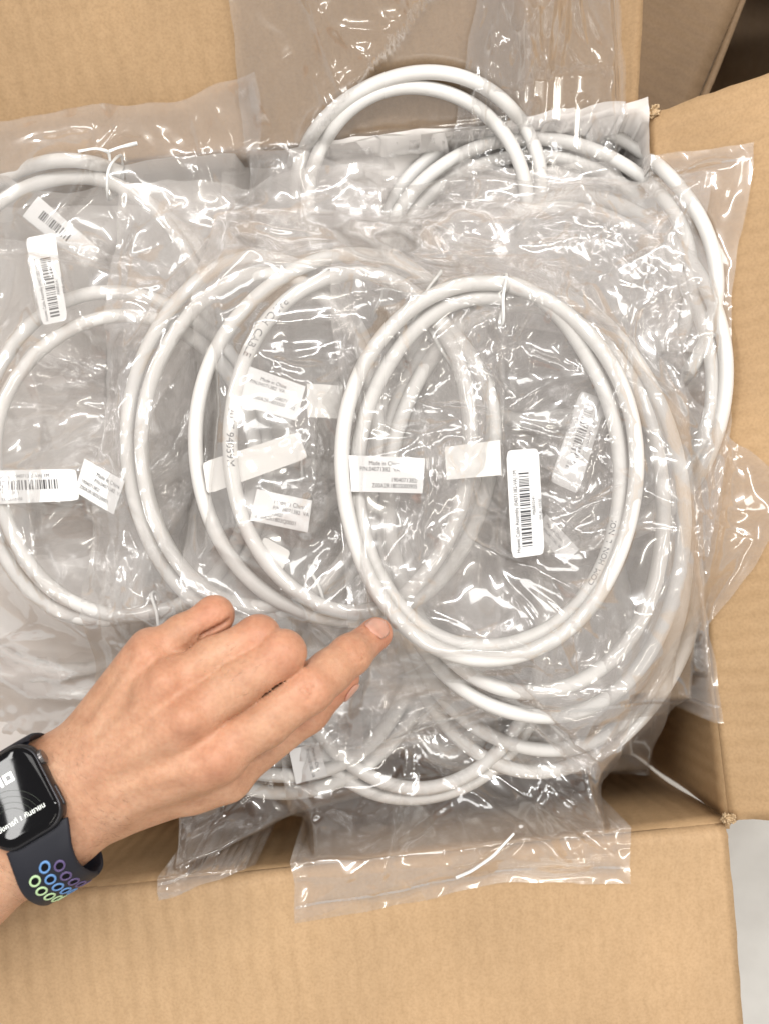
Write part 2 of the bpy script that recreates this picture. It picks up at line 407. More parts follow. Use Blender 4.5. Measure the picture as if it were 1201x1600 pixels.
def make_coil(key, loops, label, phase=90, seed=1, group="white cable coils heaped in the box", stack=0.0058, tail=None, zc=None, slope=(0, 0), tie=True):
    global G
    pp, kk = coil_path(loops, phase, seed)
    z = np.full(len(pp), -0.02)
    for it in range(8):
        X = np.array([P(a, b, c) for (a, b), c in zip(pp, z)])
        gz = gsample(X[:, 0], X[:, 1])
        A = np.c_[np.ones(len(X)), X[:, 0], X[:, 1]]
        co, *_ = np.linalg.lstsq(A, gz, rcond=None)
        co[1:] *= 0.8
        A0 = A @ co; co[0] += np.mean(gz - A0)
        res = gz - A @ co
        co[0] += np.quantile(res, 0.80 if key.startswith('fill') else 0.985)
        if zc is not None:
            c0 = X[:, :2].mean(0); co = np.array([zc - slope[0] * c0[0] - slope[1] * c0[1], slope[0], slope[1]])
        base = A @ co
        res2 = gz - base
        # let the loop follow the ground a little
        n = len(X); k = 31; ker = np.ones(k) / k
        sres = np.convolve(np.r_[res2[-k:], res2, res2[:k]], ker, 'same')[k:-k]
        z = base + (0.35 * sres if zc is None else 0.0016 * np.sin(np.linspace(0, 4 * np.pi * len(loops), len(X)) + seed)) + CR + kk * stack
        fz = np.maximum(flap_z(X[:, 0], X[:, 1]) + 2.2 * CR, -0.5); kk2 = np.ones(9) / 9
        z = np.maximum(z, np.convolve(np.r_[fz[-4:], fz, fz[:4]], kk2, 'same')[4:-4]) if key in 'FGHI' else z
    X = np.array([P(a, b, c) for (a, b), c in zip(pp, z)])
    if tail is not None:
        tp = np.array([P(a, b, z[-1] + dz) for a, b, dz in tail]); X = np.concatenate([X, tp])
    # smooth
    for _ in range(6): X[1:-1] = 0.25 * X[:-2] + 0.5 * X[1:-1] + 0.25 * X[2:]
    X = resample(X, 0.003)
    root = empty("cable_coil", (X[:, 0].mean(), X[:, 1].mean(), X[:, 2].min() - CR))
    tag(root, label, "cable", group)
    V, F, T, sd, up = tube(X, CR)
    o = np_mesh_obj("cable", V[:-2], F, M['cable']); under(o, root)
    COILS[key] = dict(root=root, X=X, T=T, side=sd, up=up, co=co)
    bare_raise(key)
    if tie:
        # the white tie holding the strands together near the joining angle
        a = math.radians(phase); lo = loops
        c = np.array([np.mean([l[0] for l in lo]), np.mean([l[1] for l in lo])])
        d = np.array([np.mean([l[2] for l in lo]) * math.cos(a), -np.mean([l[3] for l in lo]) * math.sin(a)])
        tp = c + d * 0.97
        w3 = P(tp[0], tp[1], float(np.median(z)))
        near = X[np.hypot(X[:, 0] - w3[0], X[:, 1] - w3[1]) < 0.02]
        if len(near):
            zc = near[:, 2].mean(); rad = unit(vec(d[0], -d[1], 0))
            rr = np.abs((near - w3) @ rad).max() + CR + 0.0012; hz = (near[:, 2].max() - near[:, 2].min()) / 2 + CR + 0.001
            th = np.linspace(0, 2 * np.pi, 40)
            ring = np.array([w3[:2].tolist() + [zc]]) + np.outer(np.cos(th), rad * rr) + np.outer(np.sin(th), vec(0, 0, hz))
            tv, tf, *_ = tube(ring + np.outer(np.sin(3 * th), np.cross(rad, vec(0, 0, 1)) * 0.0006), 0.0008, 8)
            under(np_mesh_obj("tie", tv[:-2], tf, M['tie']), root)
    return COILS[key]
def coil_z(key, x, y):
    co = COILS[key]['co']; return co[0] + co[1] * x + co[2] * y
def cable_print(key, px, py, s, size, flip=False, theta=0.35):
    """text printed along the cable, starting near the photo pixel"""
    C = COILS[key]; X = C['X']
    best, bi = 9e9, 0
    for i in range(len(X)):
        q = P(px, py, X[i, 2]); d = np.hypot(*(X[i, :2] - q[:2])) - X[i, 2] * 0.15
        if d < best: best, bi = d, i
    v, f = text_mesh(s, size)
    st = 0.003; sgn = -1 if flip else 1
    fi = np.clip(bi + sgn * v[:, 0] / st, 0, len(X) - 1.001); i0 = fi.astype(int); t = (fi - i0)[:, None]
    lerp = lambda A: A[i0] * (1 - t) + A[i0 + 1] * t
    p, sd, up = lerp(X), lerp(C['side']), lerp(C['up'])
    th = theta - sgn * (v[:, 1] - size * 0.35) / CR
    q = p + (CR + 0.00012) * (np.cos(th)[:, None] * up + np.sin(th)[:, None] * sd)
    o = mesh_obj("printed_text", q, f, M['ink_soft'], None, False); under(o, C['root'])

# ------------------------------------------------------------------ paper labels
def bilin(c, u, v):
    u = np.asarray(u)[..., None]; v = np.asarray(v)[..., None]
    return c[0] * (1 - u) * (1 - v) + c[1] * u * (1 - v) + c[2] * u * v + c[3] * (1 - u) * v
def make_label(name, corners_px, z, root, lines=(), bars=None, mat='paper', bend=0.0012, radius=0.0, seed=0, dz=(0, 0, 0, 0)):
    """corners in reading order TL,TR,BR,BL (px); lines: (text, x mm, y mm, size mm, align); returns sample points"""
    c = [P(a, b, z + q) for (a, b), q in zip(corners_px, dz)]
    Wm, Hm = np.linalg.norm(c[1] - c[0]), np.linalg.norm(c[3] - c[0])
    nrm = np.cross(c[1] - c[0], c[3] - c[0]); nrm = unit(nrm); nrm = nrm if nrm[2] > 0 else -nrm
    rng = np.random.default_rng(seed); ph = rng.uniform(0, 6.28)
    def S(xm, ym, off=0.0):
        u, v = np.asarray(xm) / Wm, np.asarray(ym) / Hm
        h = bend * np.sin(u * 3.1 + ph) + 0.4 * bend * np.sin(v * 3 + u * 2 + ph * 2)
        return bilin(c, u, v) + (h + off)[..., None] * nrm
    nu, nv = 15, 9
    us, vs = np.meshgrid(np.linspace(0, 1, nu), np.linspace(0, 1, nv), indexing='ij')
    xm, ym = us * Wm, vs * Hm
    if radius:      # round the corners by mapping the outer frame of the grid inwards
        for (cx, cy_, sx, sy) in ((0, 0, 1, 1), (Wm, 0, -1, 1), (Wm, Hm, -1, -1), (0, Hm, 1, -1)):
            dx, dy = (xm - cx) * sx, (ym - cy_) * sy
            mk = (dx < radius) & (dy < radius)
            ddx, ddy = radius - dx, radius - dy
            r = np.hypot(ddx, ddy); mx = np.maximum(ddx, ddy); k = np.where(r > 1e-9, mx / np.maximum(r, 1e-9), 1)
            xm = np.where(mk, cx + sx * (radius - ddx * k), xm); ym = np.where(mk, cy_ + sy * (radius - ddy * k), ym)
    V = S(xm, ym).reshape(-1, 3)
    o = np_mesh_obj(name, V, grid_faces(nu, nv), M[mat]); under(o, root)
    for (s, x, y, size, al) in lines:
        v, f = text_mesh(s, size * 0.001, al)
        if not len(v): continue
        X = v[:, 0] * 0.84 + x * 0.001; Y = y * 0.001 - v[:, 1]
        q = S(X, Y, np.full(len(X), 0.00018))
        t = mesh_obj("printed_text", q, f, M['ink'], None, False)
        t.parent = o; t.matrix_parent_inverse = o.matrix_parent_inverse.copy() if False else Matrix.Identity(4)
        t.matrix_parent_inverse = (Matrix.Translation(root.location) @ o.matrix_parent_inverse).inverted()
    if bars:
        x0, x1, y0, y1 = [k * 0.001 for k in bars]
        V, F = [], []; x = x0
        while x < x1:
            w = rng.choice([0.00035, 0.00035, 0.0007, 0.0010])
            xs = [x, x + w]
            k = len(V)
            for yy in np.linspace(y0, y1, 4):
                for xx in xs: V.append(S(np.array(xx), np.array(yy), np.array(0.00018)))
            for r in range(3): F.append((k + 2 * r, k + 2 * r + 1, k + 2 * r + 3, k + 2 * r + 2))
            x += w + rng.choice([0.0004, 0.0004, 0.0007, 0.001])
        t = mesh_obj("barcode", V, F, M['ink'], None, False); t.parent = o
        t.matrix_parent_inverse = (Matrix.Translation(root.location) @ o.matrix_parent_inverse).inverted()
    return V if False else S(xm, ym).reshape(-1, 3)

# ------------------------------------------------------------------ plastic bags
def ceiling(key):
    """how low the coils above this one press: a soft lower envelope"""
    C = np.full((GN, GN), 2.0); on = False
    for k, c in COILS.items():
        if k == key: on = True; continue
        if not on: continue
        X = c['X']; gi = np.round((X[:, 0] - GX0) / GSTEP).astype(int); gj = np.round((X[:, 1] - GX0) / GSTEP).astype(int)
        for a in (-1, 0, 1):
            for b in (-1, 0, 1):
                ok = (gi + a >= 0) & (gi + a < GN) & (gj + b >= 0) & (gj + b < GN)
                np.minimum.at(C, (gi[ok] + a, gj[ok] + b), X[ok, 2] - CR - 0.0006)
    for _ in range(22):
        B = np.pad(C, 1, mode='edge')
        C = np.minimum(C, np.minimum(np.minimum(B[:-2, 1:-1], B[2:, 1:-1]), np.minimum(B[1:-1, :-2], B[1:-1, 2:])) + GSTEP * 0.55)
    return C
def facets(UM, VM, Wm, Hm, rng, sp):
    """random heights on scattered points, joined by flat triangles"""
    from mathutils.geometry import delaunay_2d_cdt
    nx, ny = int(Wm / sp) + 2, int(Hm / sp) + 2
    gx_, gy_ = np.meshgrid(np.linspace(-0.1 * Wm, 1.1 * Wm, nx + 1), np.linspace(-0.1 * Hm, 1.1 * Hm, ny + 1), indexing='ij')
    p = np.stack([gx_, gy_], -1).reshape(-1, 2) + rng.uniform(-0.46, 0.46, ((nx + 1) * (ny + 1), 2)) * sp
    z = rng.uniform(-1, 1, len(p)) * rng.choice([1, 0.4, 0.15], len(p))
    vo, _, fo, *_ = delaunay_2d_cdt([Vector(q) for q in p], [], [], 0, 1e-9)
    vo = np.array([v[:] for v in vo])
    if len(vo) != len(p): z = rng.uniform(-1, 1, len(vo))
    out = np.zeros_like(UM); su, sv = UM[1, 0] - UM[0, 0], VM[0, 1] - VM[0, 0]; nu, nv = UM.shape
    for f in fo:
        a, b, c = vo[list(f)]; za_, zb_, zc_ = z[list(f)]
        lo, hi = np.min([a, b, c], 0), np.max([a, b, c], 0)
        i0, i1 = max(0, int(lo[0] / su)), min(nu, int(hi[0] / su) + 2); j0, j1 = max(0, int(lo[1] / sv)), min(nv, int(hi[1] / sv) + 2)
        if i0 >= i1 or j0 >= j1: continue
        x, y = UM[i0:i1, j0:j1], VM[i0:i1, j0:j1]
        det = (b[1] - c[1]) * (a[0] - c[0]) + (c[0] - b[0]) * (a[1] - c[1])
        if abs(det) < 1e-12: continue
        l1 = ((b[1] - c[1]) * (x - c[0]) + (c[0] - b[0]) * (y - c[1])) / det; l2 = ((c[1] - a[1]) * (x - c[0]) + (a[0] - c[0]) * (y - c[1])) / det; l3 = 1 - l1 - l2
        m_ = (l1 >= -1e-6) & (l2 >= -1e-6) & (l3 >= -1e-6)
        out[i0:i1, j0:j1][m_] = (l1 * za_ + l2 * zb_ + l3 * zc_)[m_]
    return out
mm_ = 0.001
DEFER = []
def make_bag(*a, **k): DEFER.append(lambda: build_bag(*a, **k))
def build_bag(corners, label, coil=None, seed=1, step=0.0014, extra=(), ncrease=70, amp=1.0, bow=(0, 0, 0, 0), group="clear plastic bags round the cable coils",
             mat='film', seals=('bottom',), stickers=(), focus=(), lift=0.0, marks=()):
    """corners TL,TR,BR,BL in px; the top sheet drapes over the coil and what lies below, the lower sheet follows the ground"""
    rng = np.random.default_rng(seed)
    Gs = blur(GF, 10)
    if coil: z0 = float(np.median(COILS[coil]['X'][:, 2]))
    else: z0 = -0.02
    cw = []
    for (a, b) in corners:
        z = z0
        for _ in range(12): q = P(a, b, z); z = 0.5 * z + 0.5 * float(max(gsample(q[0], q[1], Gs), -0.13))
        cw.append(P(a, b, z))
    cw = np.array(cw)
    Wm = max(np.linalg.norm(cw[1] - cw[0]), np.linalg.norm(cw[2] - cw[3])); Hm = max(np.linalg.norm(cw[3] - cw[0]), np.linalg.norm(cw[2] - cw[1]))
    nu, nv = int(Wm / step) + 2, int(Hm / step) + 2
    u, v = np.meshgrid(np.linspace(0, 1, nu), np.linspace(0, 1, nv), indexing='ij')
    XY = bilin([c[:2] for c in cw], u, v)
    X, Y = XY[..., 0].copy(), XY[..., 1].copy()
    UM, VM = u * Wm, v * Hm
    # bowed, uneven outline
    eu = unit(cw[1] - cw[0])[:2]; ev = unit(cw[3] - cw[0])[:2]
    b_t, b_r, b_b, b_l = [k * 0.001 for k in bow]
    arc_u, arc_v = 4 * u * (1 - u), 4 * v * (1 - v)
    d_v = (b_t * arc_u * (1 - v) + b_b * arc_u * v); d_u = (b_l * arc_v * (1 - u) + b_r * arc_v * u)
    we0 = 1 - sm(np.minimum(np.minimum(UM, Wm - UM), np.minimum(VM, Hm - VM)) / 0.04)
    w1 = 0.0015 * snoise(UM, VM, rng, 0.09) + we0 * (0.0016 * snoise(UM, VM, rng, 0.10, 4) + 0.0004 * snoise(UM, VM, rng, 0.022, 4)); w2 = 0.0015 * snoise(UM, VM, rng, 0.09) + we0 * (0.0016 * snoise(UM, VM, rng, 0.10, 4) + 0.0004 * snoise(UM, VM, rng, 0.022, 4))
    X += d_v * ev[0] + d_u * eu[0] + w1; Y += d_v * ev[1] + d_u * eu[1] + w2
    ground = np.maximum(gsample(X, Y, Gs), gsample(X, Y, GF) - 0.002) + 0.0008
    ground = np.maximum(ground, flap_z(X, Y) + 0.0020)
    S = ground.copy()
    pts = []
    if coil: pts.append((COILS[coil]['X'], CR + 0.0004))
    for q in extra: pts.append((q, 0.0009))
    # splat obstacles: nearest grid index through a bucket of grid points
    su, sv = Wm / (nu - 1), Hm / (nv - 1)
    # inverse mapping by two Newton steps on the bilinear patch
    for q, r in pts:
        uu = np.full(len(q), 0.5); vv = np.full(len(q), 0.5); c2 = cw[:, :2]
        for _ in range(6):
            f = bilin(list(c2), uu, vv) - q[:, :2]
            du = (c2[1] - c2[0])[None] * (1 - vv)[:, None] + (c2[2] - c2[3])[None] * vv[:, None]
            dv = (c2[3] - c2[0])[None] * (1 - uu)[:, None] + (c2[2] - c2[1])[None] * uu[:, None]
            det = du[:, 0] * dv[:, 1] - du[:, 1] * dv[:, 0]
            uu = uu - (f[:, 0] * dv[:, 1] - f[:, 1] * dv[:, 0]) / det; vv = vv - (du[:, 0] * f[:, 1] - du[:, 1] * f[:, 0]) / det
        k = int(math.ceil(max(r, 0.0015) / step)) + 1
        iu, iv = np.round(uu * (nu - 1)).astype(int), np.round(vv * (nv - 1)).astype(int)
        for a in range(-k, k + 1):
            for b in range(-k, k + 1):
                i, j = iu + a, iv + b
                ok = (i >= 0) & (i < nu) & (j >= 0) & (j < nv)
                ii, jj = i[ok], j[ok]
                d2 = (X[ii, jj] - q[ok, 0]) ** 2 + (Y[ii, jj] - q[ok, 1]) ** 2
                rr = max(r, 0.0012)
                g = d2 < rr * rr
                np.maximum.at(S, (ii[g], jj[g]), q[ok, 2][g] + np.sqrt(np.maximum(r * r - d2[g], 0)))
    Z = S.copy()
    # stretch the sheet over the obstacles
    for lev, its in ((4, 60), (2, 60), (1, 50)):
        for _ in range(its):
            B = np.pad(Z, lev, mode='edge')
            av = (B[:-2 * lev, lev:-lev] + B[2 * lev:, lev:-lev] + B[lev:-lev, :-2 * lev] + B[lev:-lev, 2 * lev:]) / 4
            Z = np.maximum(S, av - 0.00003 * lev)
    Z = blur(Z, 2)
    edge = np.minimum(np.minimum(UM, Wm - UM), np.minimum(VM, Hm - VM))
    we = sm(edge / 0.014)
    # creases: cusp ridges, some fanning from points
    h = np.zeros_like(Z)
    fans = [(rng.uniform(0.1, 0.9) * Wm, rng.uniform(0.1, 0.9) * Hm) for _ in range(5)] + [(a * Wm, b * Hm) for a, b in focus]
    for k in range(ncrease):
        L = rng.uniform(0.012, 0.04) if rng.random() < 0.5 else rng.uniform(0.04, 0.12)
        ang = rng.uniform(0, math.pi * 2)
        if rng.random() < 0.5:
            fx, fy = fans[rng.integers(len(fans))]; cx, cy_ = fx + math.cos(ang) * L * 0.8, fy + math.sin(ang) * L * 0.8
        else: cx, cy_ = rng.uniform(0, Wm), rng.uniform(0, Hm)
        w = rng.uniform(0.0022, 0.006) if L < 0.04 else rng.uniform(0.003, 0.010); a = rng.uniform(0.0011, 0.0044) * (1 if rng.random() < 0.75 else -0.5) * amp
        a *= min(1, w / 0.0035)
        s_ = (UM - cx) * math.cos(ang) + (VM - cy_) * math.sin(ang); d_ = -(UM - cx) * math.sin(ang) + (VM - cy_) * math.cos(ang)
        d_ = d_ + rng.uniform(-4, 4) * s_ * s_ + 0.0004 * np.sin(s_ * rng.uniform(100, 260) + k)
        wl, wr = w * rng.uniform(0.35, 1), w * rng.uniform(0.6, 1.6)
        ad = np.where(d_ < 0, -d_ / wl, d_ / wr)
        tp = np.clip(1 - (s_ / L) ** 2, 0, 1)
        h += a * np.exp(-np.sqrt(ad * ad + 0.008)) * tp
    # long folds seen in the photograph, as pixel lines with a height (mm) and a width (mm)
    for (x0, y0, x1, y1, am, wd) in marks:
        q = np.array([P(x0, y0, z0)[:2], P(x1, y1, z0)[:2]]); t_ = unit(q[1] - q[0]); Lh = np.linalg.norm(q[1] - q[0]) / 2; c_ = q.mean(0)
        s_ = (X - c_[0]) * t_[0] + (Y - c_[1]) * t_[1]; d_ = -(X - c_[0]) * t_[1] + (Y - c_[1]) * t_[0]
        d_ = d_ + 1.5 * s_ * s_ + 0.0006 * np.sin(s_ * 170 + x0)
        h += am * mm_ * np.exp(-np.sqrt((d_ / (wd * mm_)) ** 2 + 0.01)) * np.clip(1.06 - (s_ / Lh) ** 4, 0, 1)
    # crumple: flat facets meeting in straight folds
    for sp, aa in ((0.055, 0.0105), (0.027, 0.0025), (0.013, 0.0004)):
        pt = sm(0.5 + 0.7 * snoise(UM, VM, rng, 0.10, 4))
        h += amp * aa * facets(UM, VM, Wm, Hm, rng, sp) * ((0.4 + 0.6 * pt) if sp > 0.04 else pt)
    Z = Z + we * (h + 0.0012) + lift * we
    Z = np.maximum(Z, ground + 0.0003)
    # pressed down by the coils lying on top
    ce_ = gsample(X, Y, ceiling(coil))
    Z = np.where(ce_ < 1, np.maximum(np.minimum(Z, ce_), S * 0 + ground - 0.004), Z)
    Zb = ground + 0.0002 * 0 + np.where(edge > 0.001, 0, 0)
    Ze = ground + 0.0006 + 0.0009 * np.abs(snoise(UM, VM, rng, 0.05)) + np.maximum(0, 0.0010 * snoise(UM, VM, rng, 0.02))
    Z = Z * we + np.maximum(Ze, Z * 0 - 9) * (1 - we)
    Zb = np.minimum(Zb, Z - 0.0002)
    root = empty("plastic_bag", (cw[:, 0].mean(), cw[:, 1].mean(), float(Zb.min())))
    tag(root, label, "plastic bag", group)
    V = np.stack([X, Y, Z], -1).reshape(-1, 3); F = grid_faces(nu, nv)
    o = np_mesh_obj("upper_sheet", V, F, M[mat]); under(o, root)
    k = 2 if mat != 'film_deep' else 0
    if k:
      V2 = np.stack([X[::k, ::k], Y[::k, ::k], Zb[::k, ::k]], -1); o2 = np_mesh_obj("lower_sheet", V2.reshape(-1, 3), grid_faces(V2.shape[0], V2.shape[1]), M['film_under' if mat in ('film', 'film_mid') else mat]); under(o2, root)
    # crimped heat seal
    for sname in seals:
        n = int(Wm / 0.0009); du = np.linspace(0.005, 0.995, n)
        vs = 1 - 0.009 / Hm if sname == 'bottom' else 0.009 / Hm
        fi = np.clip(du * (nu - 1), 0, nu - 1.001); i0 = fi.astype(int); t = fi - i0
        rows = []
        for kk, dvv in enumerate(np.linspace(-0.0008, 0.0008, 4)):
            fj = np.clip((vs + dvv / Hm) * (nv - 1), 0, nv - 1.001); j0 = int(fj); tj = fj - j0
            def smp(A): return (A[i0, j0] * (1 - t) + A[i0 + 1, j0] * t) * (1 - tj) + (A[i0, j0 + 1] * (1 - t) + A[i0 + 1, j0 + 1] * t) * tj
            zz = smp(Z) + 0.0005 + 0.0005 * np.sin(du * Wm / 0.0026 * 6.28 + kk * 0.6) * (0.5 + 0.5 * rng.random(n))
            rows.append(np.stack([smp(X), smp(Y), zz], -1))
        R = np.stack(rows, 1)
        under(np_mesh_obj("heat_seal", R.reshape(-1, 3), grid_faces(n, 4), M['seal']), root)
    # raise the pile
    gi = np.clip(np.round((X - GX0) / GSTEP).astype(int), 0, GN - 1); gj = np.clip(np.round((Y - GX0) / GSTEP).astype(int), 0, GN - 1)
    np.maximum.at(GF, (gi.ravel(), gj.ravel()), Z.ravel())
    return root, (X, Y, Z)
#%%PILE
# ------------------------------------------------------------------ the pile, lowest first
rngf = np.random.default_rng(77)
fill_spots = [(250, 450, 210, 250, 15), (620, 480, 230, 250, -20), (930, 470, 170, 220, 5), (240, 850, 220, 250, -10), (600, 860, 240, 260, 30), (880, 860, 190, 260, 0),
              (100, 640, 240, 250, 0), (470, 640, 230, 240, 40), (780, 680, 240, 240, -30), (420, 1000, 230, 190, 10), (770, 1000, 220, 200, -15), (110, 900, 220, 200, 0), (700, 345, 230, 150, 0)]
fill_txt = ["deep under the front-row bags", "deep under the barcode bags"]
for i, (cx, cy_, ax, ay, rot) in enumerate(fill_spots):
    lp = [(cx, cy_, ax, ay, rot), (cx + rngf.uniform(-12, 12), cy_ + 8, ax - 26, ay - 24, rot + 3), (cx + 4, cy_ - 6, ax - 50, ay - 46, rot - 4)]
    make_coil("fill%d" % i, lp, "white cable coil lying deep in the heap, blurred by the bags above", rngf.uniform(0, 360), 200 + i, "cable coils buried deep in the heap", tie=False, zc=-0.105 + 0.0048 * i, slope=(rngf.uniform(-.06, .06), rngf.uniform(-.06, .06)))
    if i in (0, 1, 2, 4, 6, 8, 10, 11, 12):
        bxr = min(cx + ax + 30, 985); byb = min(cy_ + ay + 50, 1135) if i != 11 else 1240
        rim = lambda x: 168 + 0.113 * (1012 - x) + (30 if i in (2, 12) else 20)
        bxl = cx - ax - 40; tl, tr = max(cy_ - ay - 90, rim(bxl)), max(cy_ - ay - 70, rim(bxr))
        if i < 3 or i == 12: tl, tr = rim(bxl), rim(bxr)
        make_bag([(bxl, tl), (bxr, tr), (bxr, byb), (bxl, byb - 15)],
                 "hazy plastic bag buried deep in the heap under the cable coils", "fill%d" % i, 300 + i, 0.0034, ncrease=30, group="plastic bags buried deep in the heap", mat='film_deep', seals=())

FLAG = lambda a, b, x=34, al='RIGHT': [("Made in China", x, 4.6, 3.0, al), ("P/N.04071382  VA", x, 8.0, 3.0, al)]
# M: deep right
make_coil('M', [(850, 850, 255, 350, 0), (842, 850, 232, 326, 0)], "white cable coil low at the right wall, faint beneath two bags", 100, 31, zc=-0.022, slope=(0.06, 0.05))
make_bag([(560, 450), (1110, 470), (1012, 1205), (540, 1190)], "plastic bag low at the right wall reaching into the dark box corner", 'M', 41)
# J: bottom left under the hand
cj = make_coil('J', [(440, 975, 238, 270, 0), (436, 968, 218, 250, 0)], "white cable coil whose lower arc shows beneath the pointing hand", 80, 32, zc=-0.036, slope=(0, 0.04))
zj = coil_z('J', *P(480, 1195, -0.03)[:2]) + 0.016
lj = make_label("flag_label", [(498, 1160), (512, 1212), (463, 1226), (452, 1172)], zj, cj['root'],
                [("Made in China", 2, 4.5, 2.6, 'LEFT'), ("P/N.04071382  VA", 2, 7.6, 2.4, 'LEFT')], seed=3)
make_bag([(200, 760), (640, 740), (600, 1225), (248, 1400)], "plastic bag under the hand with a pointed corner on the front flap", 'J', 42, mat='film_mid', extra=[lj], ncrease=90)
# F: top left
cf = make_coil('F', [(110, 527, 240, 275, 0), (112, 530, 214, 256, 0)], "white cable coil arching at the upper left below the twist tie", 70, 33, zc=-0.016, slope=(0, 0.06))
zf = coil_z('F', *P(80, 420, -0.02)[:2]) + 0.015
lf1 = [(88, 500), (86, 363), (38, 371), (64, 505)]
bagf_extra = []
def sticker_lines(): return [("Huawei Cable Assembly (04071382-VA) 1M", 2.2, 4.2, 2.55, 'LEFT'), ("P060810141", 18, 13.2, 2.2, 'LEFT'), ("YM-EL-10330", 18, 16.6, 2.3, 'LEFT')]
rf, sf = None, None
xf = make_label("flag_label", [(60, 306), (157, 390), (134, 417), (35, 337)], zf, cf['root'], [], bars=(7, 26, 4, 9), seed=6, mat='paper')
make_bag([(-130, 200), (395, 120), (400, 860), (-130, 880)], "plastic bag at the upper left lying up against the back flap", 'F', 43, extra=[xf], ncrease=95, bow=(4, 0, 0, 0))
# G: against the back flap
make_coil('G', [(655, 300, 192, 187, -8), (652, 310, 172, 172, -8)], "white cable coil standing up against the back flap", 250, 34, zc=-0.012, slope=(0, 0.16))
make_bag([(340, -120), (815, -120), (880, 560), (420, 560)], "plastic bag spread over the middle of the back flap", 'G', 44, mat='film_clear', ncrease=70)
# H: upper right
make_coil('H', [(850, 432, 268, 247, 8), (832, 448, 222, 206, 5), (842, 436, 240, 222, 8)], "three-loop white cable coil near the torn back right corner", 200, 35, zc=-0.026, slope=(0, 0.03))
make_bag([(760, -70), (960, -70), (1110, 620), (620, 600)], "narrow crumpled plastic bag running up the right end of the back flap", 'H', 45, mat='film_clear', ncrease=190, amp=1.5, marks=[(820, 20, 960, 130, 5, 6), (850, 60, 1000, 200, 5, 5), (900, 130, 985, 250, 4, 4), (800, 110, 900, 60, 4, 5), (960, 40, 1010, 190, 4, 4), (780, 30, 800, 130, 3, 4)])
# L: bottom centre
make_coil('L', [(650, 985, 207, 270, 0), (648, 978, 200, 256, 3)], "white cable coil lowest in the photo, beside the front flap", 60, 36, zc=-0.034, slope=(0, 0.03))
make_bag([(440, 760), (930, 800), (985, 1372), (456, 1440)], "plastic bag hanging out over the front flap with a crimped seal", 'L', 466, mat='film_mid', ncrease=120, bow=(0, 0, -2, 0), marks=[(590, 1400, 640, 1360, 4, 4), (560, 1420, 600, 1370, 4, 4), (890, 1250, 980, 1290, 3.5, 3), (900, 1180, 920, 1260, 4, 4), (860, 1100, 890, 1200, 4, 4), (740, 1330, 800, 1290, 3, 3), (470, 1400, 960, 1345, 1.6, 2.0), (500, 1260, 420, 1375, 3, 3), (930, 1300, 975, 1360, 3, 3)])
# I: right
make_coil('I', [(893, 580, 247, 266, 0), (878, 590, 236, 262, 0)], "white cable coil reaching furthest right against the right flap", 150, 37, zc=-0.010, slope=(0.06, 0))
make_bag([(620, 290), (1174, 215), (1112, 870), (640, 900)], "plastic bag with a square corner lying on the right flap", 'I', 47, ncrease=110, seals=('bottom', 'top'))
# E: left
ce = make_coil('E', [(190, 720, 226, 264, 0), (196, 727, 206, 233, 0)], "white cable coil cut by the left photo edge behind the horizontal barcode sticker", 285, 38, zc=-0.004, slope=(0, 0))
ze = coil_z('E', *P(100, 760, 0)[:2]) + 0.0145
le = make_label("flag_label", [(131, 716), (196, 752), (178, 804), (116, 768)], ze, ce['root'],
                [("Made in China", 9.0, 5.0, 2.9, 'LEFT'), ("P/N.04071382  VA", 9.0, 8.2, 2.6, 'LEFT'), ("1904071382/", 2, 11.6, 2.6, 'LEFT'), ("Z00A2R1803Q0001", 2, 14.6, 2.6, 'LEFT')], seed=9)
re_, se = None, None
# its sticker and the one of the bag above F are parts of the bags
def bag_with_stickers(corners, label, coil, seed, stickers, **kw):
    """stickers: list of dicts for make_label, stuck under the upper sheet"""
    tmp = empty("tmp"); ex = list(kw.pop('extra', []))
    made = []
    for s in stickers:
        before = set(bpy.data.objects)
        ex.append(make_label("barcode_sticker", root=tmp, **s))
        made += [o for o in bpy.data.objects if o not in before and o.parent == tmp]
    def later():
      root, surf = build_bag(corners, label, coil, seed, extra=ex, **kw)
      for o in made:
        o.parent = root; o.matrix_parent_inverse = Matrix.Translation(root.location).inverted()
        for c in o.children: c.matrix_parent_inverse = Matrix.Identity(4)
      bpy.data.objects.remove(tmp)
    DEFER.append(later)
bag_with_stickers([(-70, 350), (300, 420), (330, 1240), (-90, 1290)], "plastic bag at the left edge with the horizontal barcode sticker", 'E', 481,
    [dict(corners_px=[(-56, 736), (118, 732), (124, 782), (-52, 790)], z=ze, lines=[("Huawei Cable Assembly (04071382-VA) 1M", 2.0, 4.3, 2.75, 'LEFT'), ("P060810141", 18, 13.0, 2.2, 'LEFT'), ("YM-EL-10330", 18, 16.4, 2.3, 'LEFT')],
          bars=(4, 47, 5.6, 10.8), radius=0.0022, bend=0.0006, seed=2),
     dict(corners_px=[(66, 508), (40, 372), (86, 363), (106, 500)], z=ze + 0.004, lines=[("Huawei Cable Assembly (04071382-VA) 1M", 1.5, 3.6, 2.2, 'LEFT'), ("P060810141", 14, 11.6, 1.9, 'LEFT'), ("YM-EL-10330", 14, 14.4, 1.9, 'LEFT')],
          bars=(3, 34, 5.0, 9.8), radius=0.0022, bend=0.0006, seed=4)],
    extra=[le], ncrease=90)
